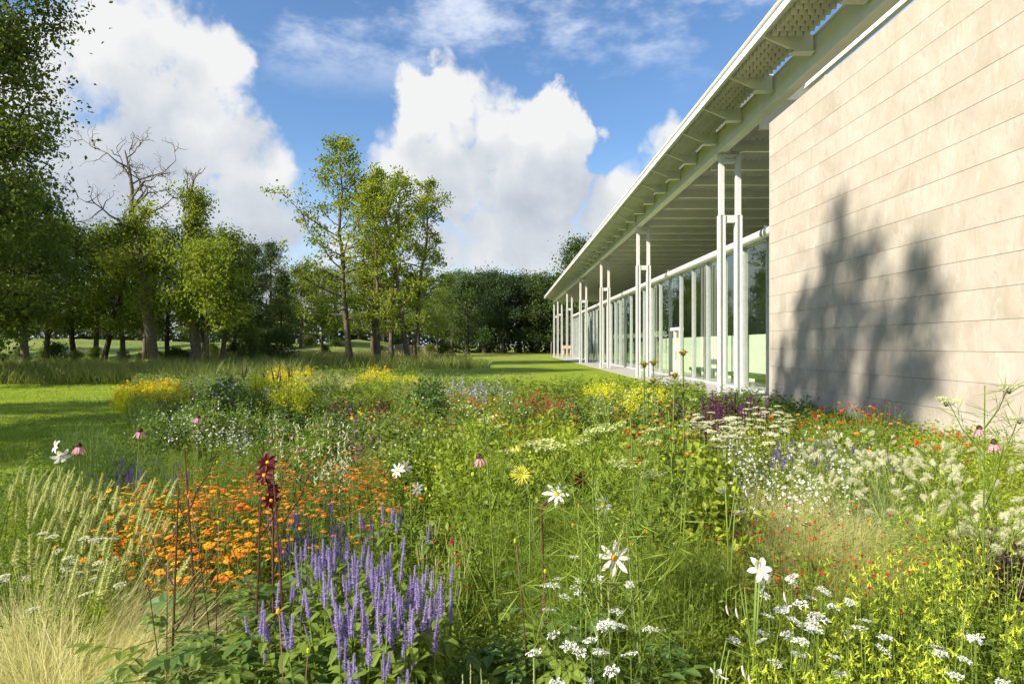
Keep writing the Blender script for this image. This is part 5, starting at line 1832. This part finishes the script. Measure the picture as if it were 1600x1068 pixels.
patch(ACH, 1160, 648, 95, 22, .84, 26, 'cream yellow yarrow plates before the purple plants', 'yarrow plates', .08)
patch(ZIN, 1330, 640, 110, 16, .86, 26, 'orange zinnia at the foot of the stone wall', 'zinnias at the foot of the wall', .08)
patch(ZIN, 1450, 668, 60, 16, .86, 10, 'orange zinnia right of the wall shadow', 'zinnias right of the wall shadow', .08)
patch(NICM, 1460, 680, 110, 25, .86, 16, 'yellow green tobacco plant against the stone wall', 'yellow green tobacco by the wall', .1)
patch(k_wand('blue_cornflower', 'p_blue', 735, 6, .02, 'f_fresh', 2), 1360, 680, 90, 14, .8, 8, 'blue cornflower below the orange zinnias', 'cornflowers', .06)
patch(LEO, 1030, 640, 50, 45, 1.2, 18, 'orange lion tail whorl on a tall stem before the glass', 'lion tail stems before the glass', .06)
for (px, py, w) in ((1070, 545, 'highest of four'), (1019, 560, 'second from the left of four'), (1007, 563, 'leftmost of four'), (1048, 580, 'lowest of four')):
    place(LEO, at(px, 4.6), 'tall orange lion tail stem before the glass, ' + w, 'tallest lion tail stems', PR.uniform(0, 6), EYE - (py - VY) / F * 4.6, rng=PR)
patch(LOB, 1150, 615, 60, 16, .95, 14, 'dark plum lobelia spikes before the wall corner', 'lobelia before the wall corner', .08)
patch(PSH, 1110, 622, 60, 14, .8, 8, 'dusky purple shrub before the near columns', 'dusky shrubs before the near columns', .08)
patch(LSH, 960, 592, 55, 14, .9, 4, 'yellow green shrub before the terrace', 'yellow green shrubs before the terrace', .08)
patch(LSH, 1010, 600, 30, 10, .9, 3, 'yellow green shrub beside the near columns', 'yellow green shrubs beside the columns', .08)
patch(GAU, 1000, 605, 60, 14, .85, 16, 'pale airy flowers around the yellow green shrubs', 'airy flowers before the terrace', .08)

patch(FEN, 930, 690, 130, 45, 1.2, 4, 'tall fennel stem with pale branching top in the centre', 'tall fennel stems', .06)
for (px, py, w) in ((787, 635, 'leftmost'), (905, 655, 'second'), (945, 660, 'third'), (1010, 650, 'rightmost')):
    place(FEN, spot(px, py, 1.36), 'tallest fennel stem in the centre of the bed, ' + w + ' of four', 'tallest fennel stems', PR.uniform(0, 6), 1.36, rng=PR)
place(FEN, spot(1535, 600, 1.42), 'dry branching fennel stem before the sunlit stone wall', None, 1.0, 1.42)
patch(FEA, 860, 800, 100, 55, .85, 20, 'feathery green fennel in the centre of the bed', 'feathery fennel in the centre', .1)
patch(FEA, 1050, 840, 60, 60, .8, 9, 'feathery green fennel right of the star dahlia', 'feathery fennel right of the star dahlia', .1)
patch(BSH, 1060, 715, 65, 45, .88, 16, 'broad leaved light green plant left of the white gaura', 'broad leaved plants left of the gaura', .1)
patch(BSH, 960, 700, 60, 30, .82, 8, 'broad leaved light green plant in the middle of the bed', 'broad leaved plants mid bed', .1)
patch(CAL, 690, 820, 40, 40, .8, 10, 'calamint with tiny pale flowers behind the hyssop', 'calamint behind the hyssop', .08)
patch(CAL, 770, 1040, 70, 30, .92, 9, 'calamint with tiny pale flowers at the bottom edge', 'calamint at the bottom edge', .05)
patch(REDZ, 715, 840, 40, 30, .78, 5, 'small scarlet zinnia behind the hyssop', 'scarlet zinnias behind the hyssop', .06)
patch(NICM, 770, 700, 130, 48, .84, 44, 'fine yellow green tobacco plant in the middle of the bed', 'yellow green tobacco mid bed', .1)
patch(NICM, 830, 655, 90, 20, .84, 20, 'fine yellow green tobacco plant behind the tall fennel', 'yellow green tobacco behind the fennel', .1)
patch(NICW, 480, 665, 85, 34, .86, 26, 'white tobacco flowers left of centre in half shade', 'white tobacco left of centre', .1)
patch(PINKW, 500, 660, 90, 30, .86, 12, 'magenta scabious among the white tobacco', 'scabious among the tobacco', .08)
patch(GAU, 340, 640, 110, 26, .8, 24, 'small white blossoms in the shaded left bed', 'white blossoms in the shaded bed', .1)
patch(FEAD, 180, 665, 80, 30, .85, 9, 'dark feathery fennel before the shaded lawn', 'dark fennel before the lawn', .1)
patch(FEAD, 240, 610, 40, 12, .85, 5, 'dark feathery bush below the yellow rudbeckia', 'dark feathery bushes', .1)
patch(FEA, 300, 690, 80, 22, .75, 8, 'feathery green plant behind the rust marigolds', 'feathery plants behind the marigolds', .1)
for i, (px, py, h, lab) in enumerate(((308, 648, 1.0, 'pink coneflower in the shaded bed, rightmost of three'), (207, 668, 1.0, 'pink coneflower in the shaded bed, middle of three'), (135, 690, 1.0, 'pink coneflower in the shaded bed, leftmost of three'),
                                      (1533, 662, 1.05, 'pink coneflower by the sunlit wall, the higher of two'), (1543, 682, 1.05, 'pink coneflower by the sunlit wall, the lower of two'), (756, 705, 1.0, 'faded pink coneflower in the middle of the bed'))):
    place(CON, spot(px, py, h), lab, 'coneflowers', PR.uniform(0, 6), h, v=i, rng=PR)
patch(STI, 610, 700, 70, 24, .7, 12, 'silvery feather grass on the shaded path edge', 'silvery grass on the path edge', .1, .6)

patch(YSH, 230, 592, 55, 10, .72, 12, 'golden yellow rudbeckia clump at the lawn edge', 'rudbeckia clumps', .08)
patch(LSH, 425, 580, 38, 12, 1.0, 6, 'lime yellow shrub in the rear left bed', 'lime yellow shrubs of the rear bed', .08)
patch(DSH, 345, 592, 28, 8, .95, 3, 'dark shrub with pale blossoms in the rear left bed', 'dark shrubs of the rear left bed', .06)
patch(GAU, 370, 592, 60, 10, .9, 14, 'blush white blossoms round the dark shrub', 'blossoms round the dark shrub', .08)
patch(PUR, 430, 572, 50, 6, 1.15, 6, 'tall plum flower spike over the lime shrubs', 'tall plum spikes', .06)
patch(STIF, 510, 588, 55, 8, .7, 10, 'blond feather grass in the far bed', 'feather grass of the far bed', .1, .7)
patch(STIF, 625, 592, 35, 8, .7, 7, 'blond feather grass left of the leafy shrub', 'feather grass left of the leafy shrub', .1, .7)
patch(GOLD, 590, 630, 50, 16, .8, 12, 'golden daisy clump left of the leafy shrub', 'golden daisies', .08)
patch(GOLD, 600, 580, 40, 6, .8, 8, 'golden daisy clump in the far bed by the alders', 'far golden daisies', .08)
patch(DSH2, 664, 592, 14, 8, 1.05, 3, 'dark leafy shrub standing out in the centre of the far bed', 'leafy shrubs of the far bed', .05)
patch(LAV, 745, 594, 55, 8, .85, 26, 'lavender flower haze in the far bed', 'lavender haze', .08)
patch(RUST, 770, 622, 70, 14, .75, 10, 'rusty sneezeweed clump in the far bed', 'rusty sneezeweed', .08)
patch(RSH, 850, 622, 45, 12, .8, 8, 'crimson amaranth clump behind the fennel', 'crimson amaranth', .08)
patch(GAU, 910, 620, 60, 16, .8, 16, 'small white umbels behind the crimson amaranth', 'white umbels behind the amaranth', .08)
patch(GAU, 720, 580, 70, 10, .9, 10, 'tall pale blossoms before the far lawn', 'pale blossoms before the far lawn', .08)

# ------------------------------------------------------------------ dahlias and sword lilies, each built for its place
PET_W = petal_mesh('petal', 1.0, .31, M['p_white'], .1, .12)
PET_WB = petal_mesh('petal', 1.0, .30, M['p_blush'], .1, .12)
PET_M = petal_mesh('petal', 1.0, .55, M['p_maroon'], .1, .15, 0)
PET_Y = petal_mesh('petal', 1.0, .07, M['p_lemon'], .2, .1)
DLEAF = [pinnate_leaf_mesh('leaf', 1.0, M['f_dark'], .012), pinnate_leaf_mesh('leaf', 1.0, M['f_mid'], .012)]
LLEAF = big_leaf_mesh('leaf', 1.0, .42, M['f_mid'], 4, .3, .1)


def centre_mesh(mat):
    v, f = tube([(0, 0, -.12), (0, 0, 0), (0, 0, .1), (0, 0, .17), (0, 0, .19)], [.08, .22, .22, .14, .02], 9)
    return MB().add(v, f).mesh('flower_head', M[mat])


CEN_Y = centre_mesh('p_gold'); CEN_M = centre_mesh('p_maroon'); CEN_L = centre_mesh('p_lemon')


def dahlia(label, px, Y, flowers, stemm, nleaf, leafsize, fork=.55, top=.8, spread=.22, seed=0, lv=0, buds=(), group=None, kind='dahlia'):
    rr = random.Random(seed)
    K = 1.16                       # they stand a little deeper in the bed
    Y *= K
    base = at(px, Y)
    t = empty(kind, base)
    tag(t, label, 'flower', group)
    st = MB()
    fz = fork
    fp = np.array([rr.uniform(-.02, .02), rr.uniform(-.02, .02), fz])
    st.add(*tube([(0, 0, 0), tuple(fp * .5 + (.01, 0, 0)), tuple(fp)], [.006, .005, .0042], 6))
    tips = []
    for (fx, fy, FY, R, pet, cen, npet, nrm, layers) in flowers:
        FY *= K
        p = at(fx, FY, EYE - (fy - VY) / F * FY) - base
        p = np.array(p)
        n = norm(np.array(nrm, float))
        e = p - n * R * .2
        mid = fp + (e - fp) * .6 + np.array([rr.uniform(-.01, .01), 0, .02])
        st.add(*tube([fp, mid, e - np.array([0, 0, .012]), e], [.0034, .0028, .0022, .002], 5))
        subs = []
        for ly in range(layers):
            for i in range(npet):
                a = i * 2 * math.pi / npet + ly * .4 + rr.uniform(-.12, .12)
                subs.append(('petal', pet, (math.cos(a) * .12, math.sin(a) * .12, .03), (0, rr.uniform(-.25, .12) - .35 * ly, a), rr.uniform(.85, 1.1) * (1 - .15 * ly)))
        h = mobj('flower_head', cen, t, tuple(p), tuple(dir_rot(n)), R)
        for (sn, sm, sl, sr, ss) in subs:
            mobj(sn, sm, h, sl, sr, ss)
    for (bx, by, BY) in buds:
        BY *= K
        p = np.array(at(bx, BY, EYE - (by - VY) / F * BY) - base)
        st.add(*tube([fp, fp + (p - fp) * .55 + (0, 0, .05), p + (0, 0, .012), p], [.0026, .002, .0016, .0016], 4))
        v, f = tube([(0, 0, -.008), (0, 0, -.003), (0, 0, .004), (0, 0, .008)], [.0015, .005, .0045, .0015], 7)
        mobj('bud', MB().add(v, f).mesh('bud', M['p_lime' if rr.random() < .7 else 'p_amber']), t, tuple(p))
    st.obj('stem', M[stemm], t, True)
    for i in range(nleaf):
        a = rr.uniform(0, 6.28); z = top * .84 * (1 - rr.random() ** 1.6 * .8); r = spread * rr.uniform(.05, .9) * (1.15 - z / (top + .2))
        mobj('leaf', DLEAF[(i + lv) % 2] if kind == 'dahlia' else LLEAF, t, (math.cos(a) * r, math.sin(a) * r, z), (rr.gauss(0, .25), rr.uniform(-.35, .5), a + rr.gauss(0, .4)), leafsize * rr.uniform(.7, 1.2))
    return t


fwd = (-.15, -1, .35)
dahlia('star dahlia with white petals on a dark forked stem in the centre', 852, 2.1, [(870, 772, 2.1, .048, PET_W, CEN_Y, 8, (-.2, -.8, .6), 1), (906, 748, 2.12, .024, PET_M, CEN_M, 8, (.3, -1, .1), 1)], 'stem_brown', 26, .17, .98, .74, .26, 1,
       buds=((905, 790, 2.1), (895, 820, 2.05)))
dahlia('yellow spidery dahlia left of the white star dahlia', 822, 2.5, [(815, 742, 2.5, .048, PET_Y, CEN_L, 26, (.1, -1, .5), 3), (806, 703, 2.6, .026, PET_Y, CEN_L, 20, (0, -.6, .8), 2)], 'stem_green', 14, .15, .9, .75, .2, 2)
dahlia('large white star dahlia with an orange eye low in the centre', 956, 1.9, [(960, 871, 1.80, .052, PET_WB, CEN_Y, 8, fwd, 1), (947, 905, 1.9, .028, PET_WB, CEN_M, 7, (0, -.4, -.9), 1)], 'stem_pale', 26, .15, .72, .74, .24, 3, 1,
       buds=((985, 850, 1.95), (975, 822, 2.0), (1010, 830, 2.0), (985, 800, 2.05)))
dahlia('white twisted dahlia facing down right of the star dahlia', 940, 2.3, [(942, 790, 2.3, .042, PET_W, CEN_Y, 8, (.5, -.8, .3), 1), (928, 752, 2.4, .02, PET_WB, CEN_L, 7, (.4, -.8, .2), 1)], 'stem_pale', 14, .14, .8, .7, .2, 4, 1, buds=((957, 800, 2.3), (963, 820, 2.2)))
dahlia('pair of white star dahlias behind the marigolds', 640, 3.2, [(622, 735, 3.2, .045, PET_W, CEN_Y, 8, (-.5, -.8, .3), 1), (632, 730, 3.25, .045, PET_W, CEN_Y, 8, (.7, -.6, .2), 1), (651, 764, 3.1, .036, PET_W, CEN_Y, 8, (.4, -.9, 0), 1)], 'stem_green', 14, .15, .8, .72, .2, 5)
dahlia('dark red dahlia with four blooms above the marigolds', 420, 2.1, [(418, 722, 2.1, .032, PET_M, CEN_Y, 8, (.2, -.9, .5), 1), (413, 742, 2.08, .034, PET_M, CEN_Y, 8, (-.1, -1, .2), 1), (426, 764, 2.1, .026, PET_M, CEN_M, 8, (.2, -.6, .8), 1), (424, 781, 2.06, .03, PET_M, CEN_Y, 8, (.1, -.9, -.1), 1)],
       'stem_brown', 30, .18, .95, .78, .28, 6, buds=((462, 715, 2.3), (340, 722, 2.2)))
# leafy dahlias without open flowers
for i, (px, Y, h, lab) in enumerate((
        (250, 1.75, .8, 'leafy dahlia with brown stems beside the blond grass'), (300, 1.55, .82, 'leafy dahlia in front of the marigolds, second from the blond grass'), (355, 1.7, .86, 'leafy dahlia in front of the marigolds, below the dark red blooms'),
        (395, 1.45, .84, 'leafy dahlia left of the hyssop clump at the bottom edge'), (330, 1.95, .84, 'leafy dahlia just before the marigold patch'), (450, 1.75, .86, 'leafy dahlia touching the left side of the hyssop clump'),
        (720, 1.7, .80, 'leafy dahlia right of the hyssop clump'), (775, 1.85, .80, 'leafy dahlia in the dark gap right of the hyssop'), (840, 1.7, .78, 'leafy dahlia under the white star dahlia'), (905, 1.65, .78, 'leafy dahlia under the large star dahlia'),
        (1000, 1.6, .74, 'leafy dahlia left of the sword lily'), (560, 1.35, .74, 'leafy dahlia below the hyssop clump'), (470, 1.3, .76, 'leafy dahlia lowest in the left foreground'))):
    dahlia(lab, px, Y, [], 'stem_brown', 58, .135, h * .5, h, .27, 20 + i, i % 2, group='leafy dahlias without blooms',
           buds=() if i % 4 else ((px + 12, 539 + (1.6 - h - .22) * 1000 / Y, Y), (px - 35, 539 + (1.6 - h - .3) * 1000 / Y, Y)))
# dry brown stems rising from the leaves
for i, (px, py, Y) in enumerate(((393, 770, 1.8), (440, 735, 1.95), (265, 760, 1.9), (300, 700, 2.2))):
    p = at(px, Y); Y *= 1.15; p = at(px, Y); z = EYE - (py - VY) / F * Y
    v, f = tube([(0, 0, 0), (.01, 0, z * .5), (.03 * (-1) ** i, 0, z)], [.005, .0042, .003], 5)
    b = MB().add(v, f)
    for k in range(3):
        q = z * (.55 + .15 * k); s = (-1) ** k
        b.add(*tube([(.012, 0, q), (.012 + .05 * s, .01, q + .08), (.012 + .08 * s, .01, q + .16)], [.003, .0025, .002], 4))
    o = b.obj('dry_stem', M['stem_brown']); o.location = p
    tag(o, ['tall bare brown stem left of the dark red dahlia', 'tall bare brown stem right of the dark red dahlia', 'bare brown stem at the left of the dahlia leaves', 'bare brown stem over the amber marigolds'][i], 'plant stem', 'bare brown stems')

# sword lilies
SW = petal_mesh('petal', 1.0, .5, M['p_white'], .15, .25)
def sword_lily(label, px, Y, flowers, seed, nl=9, buds=()):
    rr = random.Random(seed); rng = np.random.default_rng(seed)
    base = at(px, Y)
    t = empty('sword_lily', base); tag(t, label, 'flower', 'sword lilies')
    st = MB(); top = None
    for (fx, fy, R, nrm) in flowers:
        p = np.array(at(fx, Y, EYE - (fy - VY) / F * Y) - base)
        n = norm(np.array(nrm, float))
        st.add(*tube([(0, 0, 0), (p[0] * .2, 0, p[2] * .7), (p[0] * .6, 0, p[2] + .03), tuple(p - n * .02), tuple(p)], [.005, .004, .003, .0022, .003], 5))
        h = mobj('flower_head', CEN_L, t, tuple(p), tuple(dir_rot(n)), R * .45)
        for i in range(6):
            a = i * math.pi / 3
            mobj('petal', SW, h, (math.cos(a) * .1, math.sin(a) * .1, 0), (0, -.25 + .2 * (i % 2), a), 2.1 * rr.uniform(.9, 1.1))
    for (bx, by) in buds:
        p = np.array(at(bx, Y, EYE - (by - VY) / F * Y) - base)
        st.add(*tube([(0, 0, p[2] * .8), (p[0] * .5, 0, p[2] + .07), (p[0], 0, p[2] + .05), tuple(p)], [.003, .0025, .002, .002], 4))
        v, f = tube([(0, 0, .006), (0, 0, -.008), (.004, 0, -.024), (.009, 0, -.034)], [.0012, .003, .0034, .0008], 6)
        mobj('bud', MB().add(v, f).mesh('bud', M['p_blush']), t, tuple(p))
    st.obj('stem', M['stem_green'], t, True)
    for i in range(nl):
        a = rr.uniform(0, 6.28)
        v, f = blades(np.array([[0, 0, 0.]]), a, rr.uniform(.05, .3), rr.uniform(.05, .5), rr.uniform(.5, .8), .022, 5, rr.uniform(0, 3))
        MB().add(v, f).obj('leaf', M['f_fresh'], t)


sword_lily('white sword lily with two open blooms in the right foreground', 1175, 2.05, [(1187, 890, .044, (.1, -.8, .5)), (1196, 905, .040, (.6, -.6, -.4))], 1, 10, ((1135, 945), (1225, 925), (1150, 950)))
sword_lily('fading sword lily with long leaves at the bottom edge', 1110, 1.75, [(1122, 1050, .03, (-.5, -.5, -.6))], 2, 14, ((1160, 1040), (1170, 1055)))
sword_lily('small drooping sword lily left of the blond grass', 1140, 3.0, [(1155, 798, .04, (.2, -.5, -.8)), (1128, 765, .03, (-.2, -.5, -.8))], 3, 8, ((1165, 765),))
sword_lily('white lily in the shade behind the mignonette', 92, 4.3, [(95, 712, .07, (.6, -.4, -.5)), (88, 698, .05, (-.5, -.6, .2))], 4, 6)

grassfill('lawn_blades', 'f_fresh', 17, 26000, (8.6, 27.0), (-40, 760), (.035, .075), .012, 'short blades of the mown lawn and its path', 'grass', None,
          keep=lambda X, Y, r: ~in_poly(X, Y, BED) & ((Y < 15) | (X < -9)) & (r.random(len(Y)) < (9.0 / Y) ** .8))
